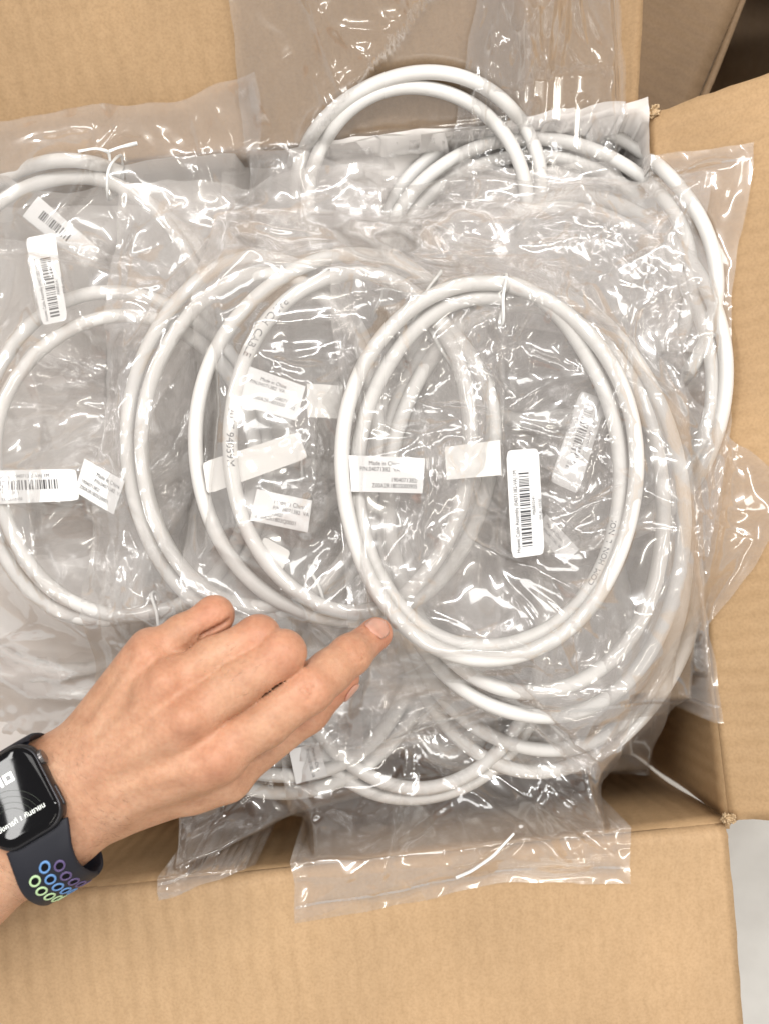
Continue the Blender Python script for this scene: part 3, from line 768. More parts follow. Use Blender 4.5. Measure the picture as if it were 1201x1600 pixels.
# B: behind the front coil on the right
cb = make_coil('B', [(832, 790, 236, 335, -2), (822, 782, 213, 308, -2)], "white cable coil just behind the front coil on its right side", 130, 39, zc=0.012, slope=(0.09, 0.02))
zb = coil_z('B', *P(890, 690, 0)[:2]) + 0.0125
lb = make_label("flag_label", [(852, 803), (905, 858), (882, 882), (836, 830)], zb - 0.002, cb['root'], [("Made in China", 3, 4, 2.4, 'LEFT'), ("P/N.04071382  VA", 3, 7, 2.2, 'LEFT')], seed=12)
bag_with_stickers([(770, 330), (1250, 770), (930, 1225), (530, 860)], "diagonal plastic bag whose corner pokes past the right flap fold", 'B', 49,
    [dict(corners_px=[(948, 625), (902, 772), (858, 752), (906, 610)], z=zb, lines=[("Huawei Cable Assembly (04071382-VA) 1M", 1.5, 3.8, 2.3, 'LEFT'), ("P060810141", 14, 11.8, 1.9, 'LEFT'), ("YM-EL-10330", 14, 14.6, 1.9, 'LEFT')],
          bars=(7, 40, 5.0, 9.6), radius=0.0022, bend=0.0006, seed=14)], extra=[lb], ncrease=110, mat='film_mid')
make_bag([(395, 228), (1098, 268), (1112, 560), (385, 470)], "crumpled plastic bag bunched up across the upper middle of the heap", None, 61, ncrease=130, amp=1.2, marks=[(612, 330, 715, 305, 4.5, 5), (640, 310, 720, 345, 4, 4), (560, 250, 690, 265, 3, 4), (880, 330, 950, 290, 4, 4), (700, 380, 790, 350, 4, 4), (740, 420, 900, 395, 3.5, 5)])
# D
make_coil('D', [(402, 690, 204, 283, 0), (408, 690, 184, 262, 0)], "left white cable coil of the front row, showing two parallel strands", 300, 40, zc=0.006, slope=(0, 0))
make_bag([(185, 300), (600, 262), (570, 1190), (150, 1200)], "plastic bag over the left coil of the front row", 'D', 50, ncrease=110, marks=[(200, 250, 270, 285, 4, 4), (240, 270, 400, 300, 3, 3), (180, 460, 260, 440, 3, 3), (30, 655, 175, 575, 3, 2.5), (150, 900, 180, 970, 4, 4), (200, 830, 215, 960, 3, 3), (260, 800, 265, 950, 2.5, 2.5), (330, 320, 420, 350, 4, 5)])
# C
cc = make_coil('C', [(540, 684, 234, 285, 0), (548, 690, 190, 262, 0)], "white cable coil with printed text, left of the frontmost coil", 55, 41, zc=0.018, slope=(0, 0))
zc = coil_z('C', *P(430, 700, 0)[:2]) + 0.0125
ex = [make_label("flag_label", [(386, 570), (478, 604), (464, 658), (358, 628)], zc, cc['root'],
        [("Made in China", 22.5, 5.0, 2.8, 'RIGHT'), ("P/N.04071382  VA", 22.5, 7.8, 2.8, 'RIGHT'), ("1904071382/", 29.5, 12.6, 2.8, 'RIGHT'), ("Z00A2R1803S000842", 29.5, 15.3, 2.8, 'RIGHT')], seed=21, bend=0.001),
      make_label("flag_label", [(402, 764), (488, 782), (481, 832), (391, 813)], zc, cc['root'],
        [("Made in China", 9.5, 5.2, 3.2, 'LEFT'), ("P/N.04071382  VA", 9.5, 8.3, 2.8, 'LEFT'), ("1904071382/", 2.0, 11.2, 2.9, 'LEFT'), ("Z00A2R1803Q0001", 2.0, 14.0, 2.9, 'LEFT')], seed=22, bend=0.0008),
      make_label("blank_label", [(316, 722), (466, 675), (482, 716), (323, 772)], zc - 0.001, cc['root'], [], mat='paper_thin', radius=0.002, seed=23),
      make_label("blank_label", [(412, 838), (455, 862), (436, 902), (404, 880)], zc - 0.003, cc['root'], [], mat='paper_thin', radius=0.002, seed=24),
      make_label("blank_label", [(480, 600), (536, 602), (534, 654), (481, 652)], zc - 0.002, cc['root'], [], mat='paper_thin', seed=25)]
cable_print('C', 437, 462, "PATCH  CABLE", 0.0054, theta=-0.15)
cable_print('C', 358, 642, "2017 94059M", 0.0054, theta=-0.15)
make_bag([(330, 330), (800, 330), (770, 1120), (300, 1100)], "plastic bag over the coil with printed text and two flag labels", 'C', 51, extra=ex, ncrease=120, marks=[(262, 520, 350, 478, 4, 4), (340, 500, 395, 465, 4, 4), (380, 560, 420, 480, 3.5, 3.5), (495, 640, 560, 545, 3, 3), (460, 940, 560, 800, 3.5, 3), (470, 905, 520, 845, 3, 2.5), (320, 915, 400, 975, 3, 3), (500, 935, 590, 890, 3.5, 3.5), (430, 570, 520, 580, 3, 4)])
# A: frontmost
ca_ = make_coil('A', [(763, 741, 209, 270, 0), (763, 735, 233, 291, 0)], "frontmost white cable coil the finger points at", 84, 42, zc=0.03, slope=(0, 0))
za = coil_z('A', *P(760, 740, 0)[:2]) + 0.013
exa = [make_label("flag_label", [(545, 711), (663, 716), (659, 771), (549, 768)], za, ca_['root'],
        [("Made in China", 24.8, 4.5, 3.1, 'RIGHT'), ("P/N.04071382  VA", 24.8, 7.5, 3.1, 'RIGHT'), ("1904071382/", 34.0, 12.6, 3.1, 'RIGHT'), ("Z00A2R1803S000905", 34.0, 15.6, 3.1, 'RIGHT')], seed=31, bend=0.0007),
       make_label("blank_label", [(694, 699), (781, 687), (783, 742), (697, 750)], za - 0.002, ca_['root'], [], mat='paper_thin', seed=32)]
cable_print('A', 905, 905, "COM  HON  L  NOI", 0.0040, theta=-0.5)
bag_with_stickers([(520, 320), (1070, 330), (1096, 1112), (545, 1190)], "frontmost plastic bag with the upright barcode sticker", 'A', 52,
    [dict(corners_px=[(799, 873), (790, 704), (841, 700), (850, 866)], z=za, lines=[("Huawei Cable Assembly (04071382-VA) 1M", 2.2, 4.4, 2.7, 'LEFT'), ("P060810141", 20, 12.8, 2.2, 'LEFT'), ("YM-EL-10330", 17, 16.0, 2.3, 'LEFT')],
          bars=(5.0, 42, 5.4, 10.4), radius=0.0025, bend=0.0005, seed=33)], extra=exa, ncrease=130, mat='film_mid', bow=(0, -12, -9, 0), focus=((0.42, 0.2), (0.45, 0.45)),
    marks=[(832, 455, 736, 636, 5, 4.5), (838, 470, 790, 540, 3.5, 3), (556, 728, 756, 640, 3.2, 3.0), (600, 712, 690, 680, 2.5, 2.5), (735, 640, 800, 700, 2.5, 3), (690, 640, 960, 668, 2, 3),
           (664, 826, 790, 795, 3, 3), (664, 826, 720, 868, 2.5, 2.5), (590, 905, 720, 920, 3, 3), (880, 815, 1000, 740, 3, 3), (900, 850, 985, 790, 3.5, 4), (690, 1060, 900, 1085, 3.5, 4), (860, 1090, 1090, 1080, 3, 2.5), (840, 1110, 880, 1180, 3, 3), (905, 700, 1000, 760, 2.5, 3), (560, 420, 520, 545, 2.5, 3)])
GF = start_height()
for k in COILS:
    if k.startswith('fill'):
        G, G_ = GF, G; bare_raise(k); GF, G = G, G_
for job in DEFER: job()
A_TOP = float(gsample(*P(606, 984, 0.03)[:2], GF))
print("A coil z", za, "top at finger", A_TOP, {k: round(float(np.median(c["X"][:, 2])), 4) for k, c in COILS.items()})
# loose twist ties lying on the bags
def twist_tie(name, pts, label, w=0.0020):
    q = []
    for (a, b, dz) in pts:
        z = 0.0
        for _ in range(8): p = P(a, b, z); z = 0.5 * z + 0.5 * (float(gsample(p[0], p[1], blur_gf)) + dz)
        q.append(P(a, b, z))
    q = np.array(q); q = resample(np.array([np.interp(np.linspace(0, len(q) - 1, 40), np.arange(len(q)), q[:, k]) for k in range(3)]).T, 0.0012)
    for _ in range(3): q[1:-1] = 0.25 * q[:-2] + 0.5 * q[1:-1] + 0.25 * q[2:]
    T = np.gradient(q, axis=0); T /= np.linalg.norm(T, axis=1)[:, None]
    sd = np.cross(T, vec(0, 0, 1)); sd /= np.linalg.norm(sd, axis=1)[:, None]; n_ = np.cross(sd, T)
    ang = 0.5 * np.sin(np.linspace(0, 5, len(q)))[:, None]; s2 = sd * np.cos(ang) + n_ * np.sin(ang); nn = np.cross(s2, T)
    cs = [(-1, 0), (-.6, .16), (-.25, .2), (0, .42), (.25, .2), (.6, .16), (1, 0), (.2, -.2), (-.2, -.2)]
    V = np.stack([q + s2 * a * w / 2 + nn * b * w for a, b in cs], 1); m_ = len(cs); k = len(q)
    i = np.arange(k - 1)[:, None] * m_; j = np.arange(m_)[None, :]; F = np.stack([i + j, i + (j + 1) % m_, i + m_ + (j + 1) % m_, i + m_ + j], -1).reshape(-1, 4)
    return tag(np_mesh_obj(name, V.reshape(-1, 3), F, M['tie']), label, "twist tie")
blur_gf = blur(GF, 3)
t1 = twist_tie("twist_tie", [(122, 236, .003), (150, 231, .005), (170, 236, .006), (172, 252, .003)], "white twist tie lying forked above the upper left cable coil")
t1b = twist_tie("tie_end", [(170, 236, .0065), (188, 229, .007), (216, 223, .008)], None)
del t1b["category"]
t1b.parent = t1
twist_tie("twist_tie", [(712, 1372, .003), (735, 1362, .003), (770, 1338, .005), (803, 1302, .005)], "white twist tie caught at the crimped seal over the front flap", 0.0017)

# ------------------------------------------------------------------ the pointing hand (one continuous surface from a distance field)
def surface_nets(f, org, h):
    s = f < 0
    nx, ny, nz = f.shape
    c = [(i, j, k) for i in (0, 1) for j in (0, 1) for k in (0, 1)]
    sub = lambda A, o: A[o[0]:nx - 1 + o[0], o[1]:ny - 1 + o[1], o[2]:nz - 1 + o[2]]
    cnt = sum(sub(s, o).astype(np.int8) for o in c)
    act = (cnt > 0) & (cnt < 8)
    idx = -np.ones(act.shape, np.int64); ii = np.argwhere(act); idx[act] = np.arange(len(ii))
    acc = np.zeros((len(ii), 3)); n = np.zeros(len(ii))
    for a in c:
        for ax in range(3):
            if a[ax]: continue
            b = list(a); b[ax] = 1; b = tuple(b)
            fa = f[ii[:, 0] + a[0], ii[:, 1] + a[1], ii[:, 2] + a[2]]; fb = f[ii[:, 0] + b[0], ii[:, 1] + b[1], ii[:, 2] + b[2]]
            m = (fa < 0) != (fb < 0)
            t = np.where(m, fa / np.where(m, fa - fb, 1), 0)
            p = np.tile(np.array(a, float), (len(ii), 1)); p[:, ax] += t
            acc[m] += p[m]; n[m] += 1
    V = (ii + acc / n[:, None]) * h + org
    F = []
    for ax in range(3):
        sl0 = [slice(1, -1)] * 3; sl1 = [slice(1, -1)] * 3
        sl0[ax] = slice(0, -1); sl1[ax] = slice(1, None)
        a, b = s[tuple(sl0)], s[tuple(sl1)]
        e = np.argwhere(a != b); flip = a[a != b]
        e = e + 1; e[:, ax] -= 1
        o1, o2 = (ax + 1) % 3, (ax + 2) % 3
        q = []
        for (d1, d2) in ((0, 0), (1, 0), (1, 1), (0, 1)):
            k = e.copy(); k[:, o1] -= d1; k[:, o2] -= d2
            q.append(idx[k[:, 0], k[:, 1], k[:, 2]])
        q = np.stack(q, -1); q[~flip] = q[~flip][:, ::-1]
        F.append(q)
    F = np.concatenate(F); F = F[(F >= 0).all(1)]
    return V, F
ZT = A_TOP + 0.0066          # centre of the index fingertip pad
HDZ = A_TOP - 0.0178
H_ = lambda px, py, z: P(px, py, z + HDZ)
WRZ = 0.043
J_ = {}
J_['fore'] = H_(-260, 1466, 0.036); J_['fore2'] = H_(-80, 1355, 0.038); J_['wr0'] = H_(40, 1283, WRZ); J_['wr'] = H_(95, 1247, WRZ)
J_['i0'] = H_(158, 1243, 0.048); J_['m0'] = H_(150, 1218, 0.051); J_['r0'] = H_(140, 1196, 0.049); J_['p0'] = H_(128, 1177, 0.043)
J_['i1'] = H_(342, 1184, 0.064); J_['m1'] = H_(296, 1120, 0.071); J_['r1'] = H_(263, 1064, 0.067); J_['p1'] = H_(233, 1021, 0.057)
J_['i2'] = H_(484, 1076, 0.059); J_['i3'] = H_(547, 1024, 0.043); J_['i4'] = H_(588, 990, ZT - HDZ)
J_['m2'] = H_(440, 1022, 0.064); J_['m3'] = H_(428, 1043, 0.035); J_['m4'] = H_(395, 1066, 0.024)
J_['r2'] = H_(403, 996, 0.060); J_['r3'] = H_(392, 1018, 0.033); J_['r4'] = H_(360, 1046, 0.024)
J_['p2'] = H_(334, 962, 0.050); J_['p3'] = H_(330, 985, 0.028); J_['p4'] = H_(300, 1015, 0.022)
J_['t0'] = H_(185, 1255, 0.033); J_['t1'] = H_(352, 1212, 0.036); J_['t2'] = H_(480, 1112, 0.036); J_['t3'] = H_(538, 1060, 0.031)
VS = 0.0011
pts_ = np.array(list(J_.values()))
org = np.array([-0.315, pts_[:, 1].min() - 0.03, HDZ]); org[1] = H_(0, 1500, 0.03)[1] - 0.02
top = np.array([pts_[:, 0].max() + 0.02, pts_[:, 1].max() + 0.025, 0.095 + HDZ])
dim = np.ceil((top - org) / VS).astype(int)
gX = (org[0] + VS * np.arange(dim[0]))[:, None, None].astype(np.float32); gY = (org[1] + VS * np.arange(dim[1]))[None, :, None].astype(np.float32); gZ = (org[2] + VS * np.arange(dim[2]))[None, None, :].astype(np.float32)
BIG = 0.05
def fld(): return np.full(dim, BIG, np.float32)
def smin(a, b, k):
    h = np.clip(0.5 + 0.5 * (b - a) / k, 0, 1)
    return b * (1 - h) + a * h - k * h * (1 - h)
def cap(F, a, b, r1, r2, k, sub=False, flat=None):
    """round cone a->b blended into the field F; flat=(normal, factor) squashes it along a direction"""
    rm = max(r1, r2) + 0.016
    lo = np.clip(((np.minimum(a, b) - rm - org) / VS).astype(int), 0, dim - 1); hi = np.clip(((np.maximum(a, b) + rm - org) / VS).astype(int) + 1, 1, dim)
    sl = tuple(slice(l, h) for l, h in zip(lo, hi))
    x, y, z = gX[sl[0]], gY[:, sl[1]], gZ[:, :, sl[2]]
    d = (b - a).astype(np.float32); L2 = float(d @ d) + 1e-12
    px, py, pz = x - a[0], y - a[1], z - a[2]
    t = np.clip((px * d[0] + py * d[1] + pz * d[2]) / L2, 0, 1)
    qx, qy, qz = px - t * d[0], py - t * d[1], pz - t * d[2]
    if flat is not None:
        nrm, fac = flat; dn = qx * nrm[0] + qy * nrm[1] + qz * nrm[2]
        qq = qx * qx + qy * qy + qz * qz - dn * dn + (dn * fac) ** 2
    else: qq = qx * qx + qy * qy + qz * qz
    dist = np.sqrt(qq) - (r1 + (r2 - r1) * t)
    if sub: F[sl] = -smin(-F[sl], dist, k)
    else: F[sl] = smin(F[sl], dist.astype(np.float32), k)
mm = 0.001
armv = unit(J_['wr'] - J_['fore2']); acr = unit(np.cross(vec(0, 0, 1), armv))      # across the arm, towards the top of the photo
palm = fld()
up_ = vec(0, 0, 1)
for a, b, r1, r2 in (('fore', 'fore2', 25, 22.5), ('fore2', 'wr0', 22.5, 19.5), ('wr0', 'wr', 19.5, 18.5)):
    for s in (-9.5, 9.5):
        cap(palm, J_[a] + acr * s * mm, J_[b] + acr * s * mm, r1 * mm, r2 * mm, 12 * mm)
# metacarpals and the flesh under them
for f, r0, r1, k in (('i', 13, 11.4, 7), ('m', 14, 10.8, 7), ('r', 13.5, 10.2, 7), ('p', 13, 9.6, 7)):
    cap(palm, J_[f + '0'], J_[f + '1'] - up_ * 2 * mm, r0 * mm, r1 * mm, k * mm)
cap(palm, J_['wr'] + acr * 8 * mm, J_['r0'], 17 * mm, 14 * mm, 12 * mm); cap(palm, J_['wr'] - acr * 8 * mm, J_['i0'], 17.5 * mm, 14 * mm, 12 * mm)
cap(palm, (J_['m0'] + J_['r0']) / 2 - up_ * 9 * mm, (J_['m1'] + J_['r1']) / 2 - up_ * 13 * mm, 14 * mm, 11 * mm, 10 * mm)
cap(palm, J_['p0'] - up_ * 8 * mm, J_['p1'] - up_ * 11 * mm, 13 * mm, 9.5 * mm, 10 * mm)
cap(palm, J_['i0'] - up_ * 8 * mm, J_['i1'] - up_ * 14 * mm, 14 * mm, 10.5 * mm, 10 * mm)
# knuckle heads and extensor tendons
for f, r, dz in (('i', 7.6, 5.6), ('m', 7.4, 6.0), ('r', 6.8, 5.6), ('p', 6.2, 4.8)):
    cap(palm, J_[f + '1'] + up_ * (dz - 1.2) * mm, J_[f + '1'] + up_ * (dz - 1.2) * mm + 0.1 * mm, r * mm, r * mm, 4.5 * mm)
for f, q in (('i', 0.5), ('m', 0.6), ('r', 0.55), ('p', 0.4)):
    a = J_['wr'] * 0.45 + J_[f + '0'] * 0.55 + up_ * 13.2 * mm; b = J_[f + '1'] + up_ * 8.6 * mm
    cap(palm, a, b, 1.6 * mm, 2.0 * mm, 5.5 * mm)
cap(palm, J_['wr'] + acr * 20 * mm + up_ * 8 * mm - armv * 22 * mm, J_['wr'] + acr * 19 * mm + up_ * 8 * mm - armv * 20 * mm, 8 * mm, 8 * mm, 9 * mm)   # ulna head
# thumb with its ball
cap(palm, J_['t0'], J_['t1'], 15 * mm, 11.0 * mm, 9 * mm)
th = fld()
cap(th, J_['t0'] * 0.3 + J_['t1'] * 0.7, J_['t1'], 11.6 * mm, 10.6 * mm, 3 * mm); cap(th, J_['t1'], J_['t2'], 10.6 * mm, 9.6 * mm, 4 * mm)
cap(th, J_['t2'], J_['t3'], 9.7 * mm, 7.2 * mm, 4 * mm)
# web between thumb and index
cap(palm, (J_['t1'] * 0.7 + J_['t0'] * 0.3), (J_['i1'] * 0.75 + J_['i0'] * 0.25) - up_ * 12 * mm, 8 * mm, 8 * mm, 10 * mm)
def finger(f, radii, k=4.0):
    F = fld(); j = [J_[f + str(i)] for i in (1, 2, 3, 4)]
    a = j[0] + (J_[f + '0'] - j[0]) * 0.15
    r = [x * mm for x in radii]
    mid = j[0] * 0.5 + j[1] * 0.5
    cap(F, a, mid, r[0], r[1], k * mm); cap(F, mid, j[1], r[1], r[2], k * mm)
    mid2 = (j[1] + j[2]) / 2
    cap(F, j[1], mid2, r[2], r[3], k * mm); cap(F, mid2, j[2], r[3], r[4], k * mm); cap(F, j[2], j[3], r[4], r[5], k * mm)
    return F
fi_ = finger('i', (11.2, 10.7, 10.5, 9.6, 9.1, 7.4))
cap(fi_, J_['i4'] - unit(J_['i4'] - J_['i3']) * 2 * mm - up_ * 0.6 * mm, J_['i4'], 7.6 * mm, 7.2 * mm, 2 * mm)
fm_ = finger('m', (10.8, 10.4, 10.0, 8.8, 8.4, 7.4)); fr_ = finger('r', (9.9, 9.2, 9.1, 8.3, 8, 7)); fp_ = finger('p', (9, 8.2, 8.0, 7.4, 7, 6.4))
for F, f, r in ((fm_, 'm', 8.0), (fr_, 'r', 7.4), (fp_, 'p', 6.6)):      # squarer bent knuckles
    d = unit(J_[f + '2'] - J_[f + '1'])
    cap(F, J_[f + '2'] + d * 1.2 * mm - up_ * 1.5 * mm, J_[f + '2'] + d * 1.0 * mm - up_ * 5 * mm, (r + .6) * mm, r * mm, 4 * mm)
tot = None
for F, k in ((fi_, 5.0), (fm_, 5.0), (fr_, 5.0), (fp_, 5.0), (th, 7.0)):
    q = smin(palm, F, k * mm)
    tot = q if tot is None else smin(tot, q, 0.6 * mm)
# the dark gaps between neighbouring fingers
for (x0, y0, x1, y1, zz, r) in ((380, 1103, 474, 1036, 0.066, 1.7), (325, 1045, 440, 991, 0.068, 1.2), (303, 997, 366, 966, 0.060, 1.3)):
    a_, b_ = H_(x0, y0, zz), H_(x1, y1, zz - 0.003)
    for dz in (0, -3.0): cap(tot, a_ + up_ * dz * mm, b_ + up_ * dz * mm, r * 0.55 * mm, r * mm, 1.3 * mm, sub=True)
# shallow transverse folds over the finger joints
for jn, prv, r in (('i2', 'i1', 10.0), ('i3', 'i2', 8.9)):
    d = unit(J_[jn] - J_[prv]); sd = unit(np.cross(d, up_)); nu_ = np.cross(sd, d)
    for o, w in (((-3.6, 0.30), (-1.2, 0.42), (1.1, 0.42), (3.4, 0.30)) if jn == 'i2' else ((-1.6, 0.30), (0.2, 0.5), (2.0, 0.35))):
        c = J_[jn] + d * o * mm + nu_ * (r + 0.75) * mm
        cap(tot, c - sd * 4.2 * mm - nu_ * 1.2 * mm, c, 0.3 * mm, w * mm, 0.9 * mm, sub=True); cap(tot, c, c + sd * 4.2 * mm - nu_ * 1.2 * mm, w * mm, 0.3 * mm, 0.9 * mm, sub=True)
hv, hf = surface_nets(tot, org, VS)
# relax the surface
nb_i = np.concatenate([hf[:, [0, 1]], hf[:, [1, 2]], hf[:, [2, 3]], hf[:, [3, 0]]]); nb_i = np.concatenate([nb_i, nb_i[:, ::-1]])
deg = np.bincount(nb_i[:, 0], minlength=len(hv))[:, None]
for it in range(8):
    acc = np.stack([np.bincount(nb_i[:, 0], weights=hv[nb_i[:, 1], c], minlength=len(hv)) for c in range(3)], -1) / np.maximum(deg, 1)
    hv = hv + (acc - hv) * (0.55 if it % 2 == 0 else -0.50)
person = empty("person", tuple(J_['fore'] - up_ * 0.03))
tag(person, "bare hand and forearm pointing its index finger at the frontmost cable coil", "person")
def skin():
    m, nt, b = mat_new('skin'); L = nt.links.new
    tc = N(nt, "ShaderNodeTexCoord")
    n1 = N(nt, "ShaderNodeTexNoise"); n1.inputs["Scale"].default_value = 60; n1.inputs["Detail"].default_value = 6
    n2 = N(nt, "ShaderNodeTexNoise"); n2.inputs["Scale"].default_value = 420; n2.inputs["Detail"].default_value = 3
    vo = N(nt, "ShaderNodeTexVoronoi"); vo.inputs["Scale"].default_value = 900
    mp = N(nt, "ShaderNodeMapping"); mp.inputs["Rotation"].default_value = (0, 0, -math.atan2(armv[1], armv[0])); mp.inputs["Scale"].default_value = (1.4, 0.55, 1)
    L(tc.outputs["Object"], mp.inputs["Vector"])
    wr = N(nt, "ShaderNodeTexNoise"); wr.inputs["Scale"].default_value = 330; wr.inputs["Detail"].default_value = 3
    L(mp.outputs[0], wr.inputs["Vector"])
    for n in (n1, n2, vo): L(tc.outputs["Object"], n.inputs["Vector"])
    r1 = ramp(nt, n1.outputs["Fac"], [(0.32, (0.455, 0.24, 0.145)), (0.52, (0.55, 0.305, 0.19)), (0.72, (0.60, 0.355, 0.23))])
    at = N(nt, "ShaderNodeAttribute"); at.attribute_name = "redness"
    mx = N(nt, "ShaderNodeMixRGB", blend_type='MIX'); mx.inputs[2].default_value = (0.60, 0.235, 0.145, 1)
    mf = N(nt, "ShaderNodeMath", operation='MULTIPLY'); mf.inputs[1].default_value = 0.75; L(at.outputs["Fac"], mf.inputs[0]); L(mf.outputs[0], mx.inputs[0])
    L(r1.outputs[0], mx.inputs[1])
    r2 = ramp(nt, n2.outputs["Fac"], [(0.3, (0.90, 0.86, 0.84)), (0.6, (1, 1, 1))])
    m2 = N(nt, "ShaderNodeMixRGB", blend_type='MULTIPLY'); m2.inputs[0].default_value = 1; L(mx.outputs[0], m2.inputs[1]); L(r2.outputs[0], m2.inputs[2])
    L(m2.outputs[0], b.inputs["Base Color"])
    b.inputs["Roughness"].default_value = 0.48; b.inputs["Specular IOR Level"].default_value = 0.38
    b.inputs["Subsurface Weight"].default_value = 0.12; b.inputs["Subsurface Radius"].default_value = (1.0, 0.35, 0.18); b.inputs["Subsurface Scale"].default_value = 0.004
    bp = N(nt, "ShaderNodeBump"); bp.inputs["Strength"].default_value = 0.22; bp.inputs["Distance"].default_value = 0.0005; L(vo.outputs["Distance"], bp.inputs["Height"])
    b2 = N(nt, "ShaderNodeBump"); b2.inputs["Strength"].default_value = 0.22; b2.inputs["Distance"].default_value = 0.0007; L(wr.outputs["Fac"], b2.inputs["Height"]); L(bp.outputs[0], b2.inputs["Normal"])
    L(b2.outputs[0], b.inputs["Normal"])
    return m
M['skin'] = skin()
body = np_mesh_obj("hand_and_forearm", hv, hf, M['skin']); under(body, person)
red = np.zeros(len(hv))
for j, s, w in (('i1', 9, .55), ('m1', 9, .5), ('r1', 8, .5), ('p1', 8, .55), ('i2', 8, .6), ('m2', 9, .6), ('r2', 8, .6), ('p2', 8, .7), ('i3', 6, .5), ('i4', 10, 1.0), ('t3', 10, .9), ('t2', 8, .5)):
    red = np.maximum(red, w * np.exp(-((hv - J_[j] - up_ * 4 * mm) ** 2).sum(1) / (2 * (s * mm) ** 2)))
at_ = body.data.attributes.new("redness", 'FLOAT', 'POINT'); at_.data.foreach_set("value", red.astype(np.float32)[:len(at_.data)])
# short fine hairs on the wrist and the backs of the fingers
rh = np.random.default_rng(9); HV, HF = [], []
me_ = body.data; nrm_ = np.zeros(len(me_.vertices) * 3, np.float32); me_.vertices.foreach_get("normal", nrm_); nrm_ = nrm_.reshape(-1, 3)
co_ = np.zeros(len(me_.vertices) * 3, np.float32); me_.vertices.foreach_get("co", co_); co_ = co_.reshape(-1, 3)
def hairs(c, rad, n, dirv, L):
    ok = np.where((np.linalg.norm(co_ - c, axis=1) < rad) & (nrm_[:, 2] > 0.35))[0]
    for k in rh.choice(ok, min(n, len(ok)), replace=False):
        p, nn = co_[k].astype(float), nrm_[k].astype(float); d = unit(dirv - nn * np.dot(dirv, nn) + rh.normal(0, .25, 3)); l = L * rh.uniform(.5, 1.2); sd = unit(np.cross(d, nn)); w = 0.00003; b0 = len(HV)
        for t in range(4):
            u = t / 3; q = p + d * l * u + nn * (0.0002 + l * 0.28 * u * (1 - .5 * u)); ww = w * (1 - .8 * u)
            HV.extend([q + sd * ww, q - sd * ww, q + nn * ww * 1.6])
        for t in range(3):
            for a_ in range(3): HF.append((b0 + 3 * t + a_, b0 + 3 * t + (a_ + 1) % 3, b0 + 3 * t + 3 + (a_ + 1) % 3, b0 + 3 * t + 3 + a_))
down_ = unit(acr * 0.6 - armv * 0.2)
hairs(J_['wr'] + up_ * .016, 0.034, 230, unit(armv * .4 - acr), 0.0062); hairs(J_['fore2'] + up_ * .016, 0.04, 160, unit(armv * .4 - acr), 0.008)
for a_, b_ in (('m1', 'm2'), ('r1', 'r2')): hairs(J_[a_] * .45 + J_[b_] * .55 + up_ * .008, 0.011, 16, unit(J_[b_] - J_[a_]), 0.0036)
M['hair'] = plain('fine_dark_hair', (0.10, 0.055, 0.035), 0.5)
under(tag(mesh_obj("arm_hair", HV, HF, M['hair']), kind="stuff"), person)
# nails
def nail_mat():
    m, nt, b = mat_new('fingernail'); L = nt.links.new
    tc = N(nt, "ShaderNodeTexCoord"); n = N(nt, "ShaderNodeTexNoise"); n.inputs["Scale"].default_value = 200; L(tc.outputs["Object"], n.inputs["Vector"])
    r = ramp(nt, n.outputs["Fac"], [(0.3, (0.56, 0.29, 0.21)), (0.7, (0.62, 0.35, 0.26))]); L(r.outputs[0], b.inputs["Base Color"])
    b.inputs["Roughness"].default_value = 0.28; b.inputs["Specular IOR Level"].default_value = 0.5; b.inputs["Subsurface Weight"].default_value = 0.15; b.inputs["Subsurface Scale"].default_value = 0.002
    return m
M['nail'] = nail_mat()
M['nail_tip'] = plain('fingernail_edge', (0.72, 0.56, 0.48), 0.35)
def nail(j0, j1, rad, roll, length=11.5, width=10.5, fwd=1.5, tipk=0.18):
    a, b = J_[j0], J_[j1]; d = unit(b - a); sd = unit(np.cross(d, up_)); n = np.cross(sd, d)
    n2 = n * math.cos(roll) + sd * math.sin(roll); s2 = sd * math.cos(roll) - n * math.sin(roll)
    c = b - d * (length * 0.5 - fwd - 3) * mm
    # the finger surface above the axis, found by marching the field
    def surf(p):
        lo, hi = p.copy(), p + n2 * 14 * mm
        for _ in range(14):
            md = (lo + hi) / 2; q = (md - org) / VS; i = np.clip(q.astype(int), 0, dim - 2); f = q - i; v = 0
            for a_ in (0, 1):
                for b_ in (0, 1):
                    for c_ in (0, 1):
                        v += tot[i[0] + a_, i[1] + b_, i[2] + c_] * (f[0] if a_ else 1 - f[0]) * (f[1] if b_ else 1 - f[1]) * (f[2] if c_ else 1 - f[2])
            if v < 0: lo = md
            else: hi = md
        return lo
    nu, nv = 17, 13; V = []
    for i in range(nu):
        u = i / (nu - 1) * 2 - 1
        for k in range(nv):
            v = k / (nv - 1) * 2 - 1
            hw = width / 2 * (1 - 0.16 * max(0, -u) ** 2 - 0.10 * max(0, u) ** 3) * (1 - abs(u) ** 6) ** 0.3
            p = c + d * u * length / 2 * mm * (1 - 0.18 * v * v * (1 if u > 0 else 0.9)) + s2 * v * hw * mm
            ed = max(abs(u), abs(v)); 
            q = surf(p); V.append(q + n2 * (0.42 - 0.45 * ed ** 6) * mm)
    o = np_mesh_obj("nail", np.array(V), grid_faces(nu, nv), M['nail']); o.data.materials.append(M['nail_tip'])
    mi = np.zeros((nu - 1, nv - 1), np.int32); mi[-1:, :] = 1
    o.data.polygons.foreach_set("material_index", mi.ravel())
    md = o.modifiers.new("t", 'SOLIDIFY'); md.thickness = 0.0006; md.offset = -1
    under(o, person)
nail('i3', 'i4', 7.3, math.radians(-16), 12.0, 10.6, -2.2)
nail('t2', 't3', 7.0, math.radians(80), 10.0, 8.0, 0.0)

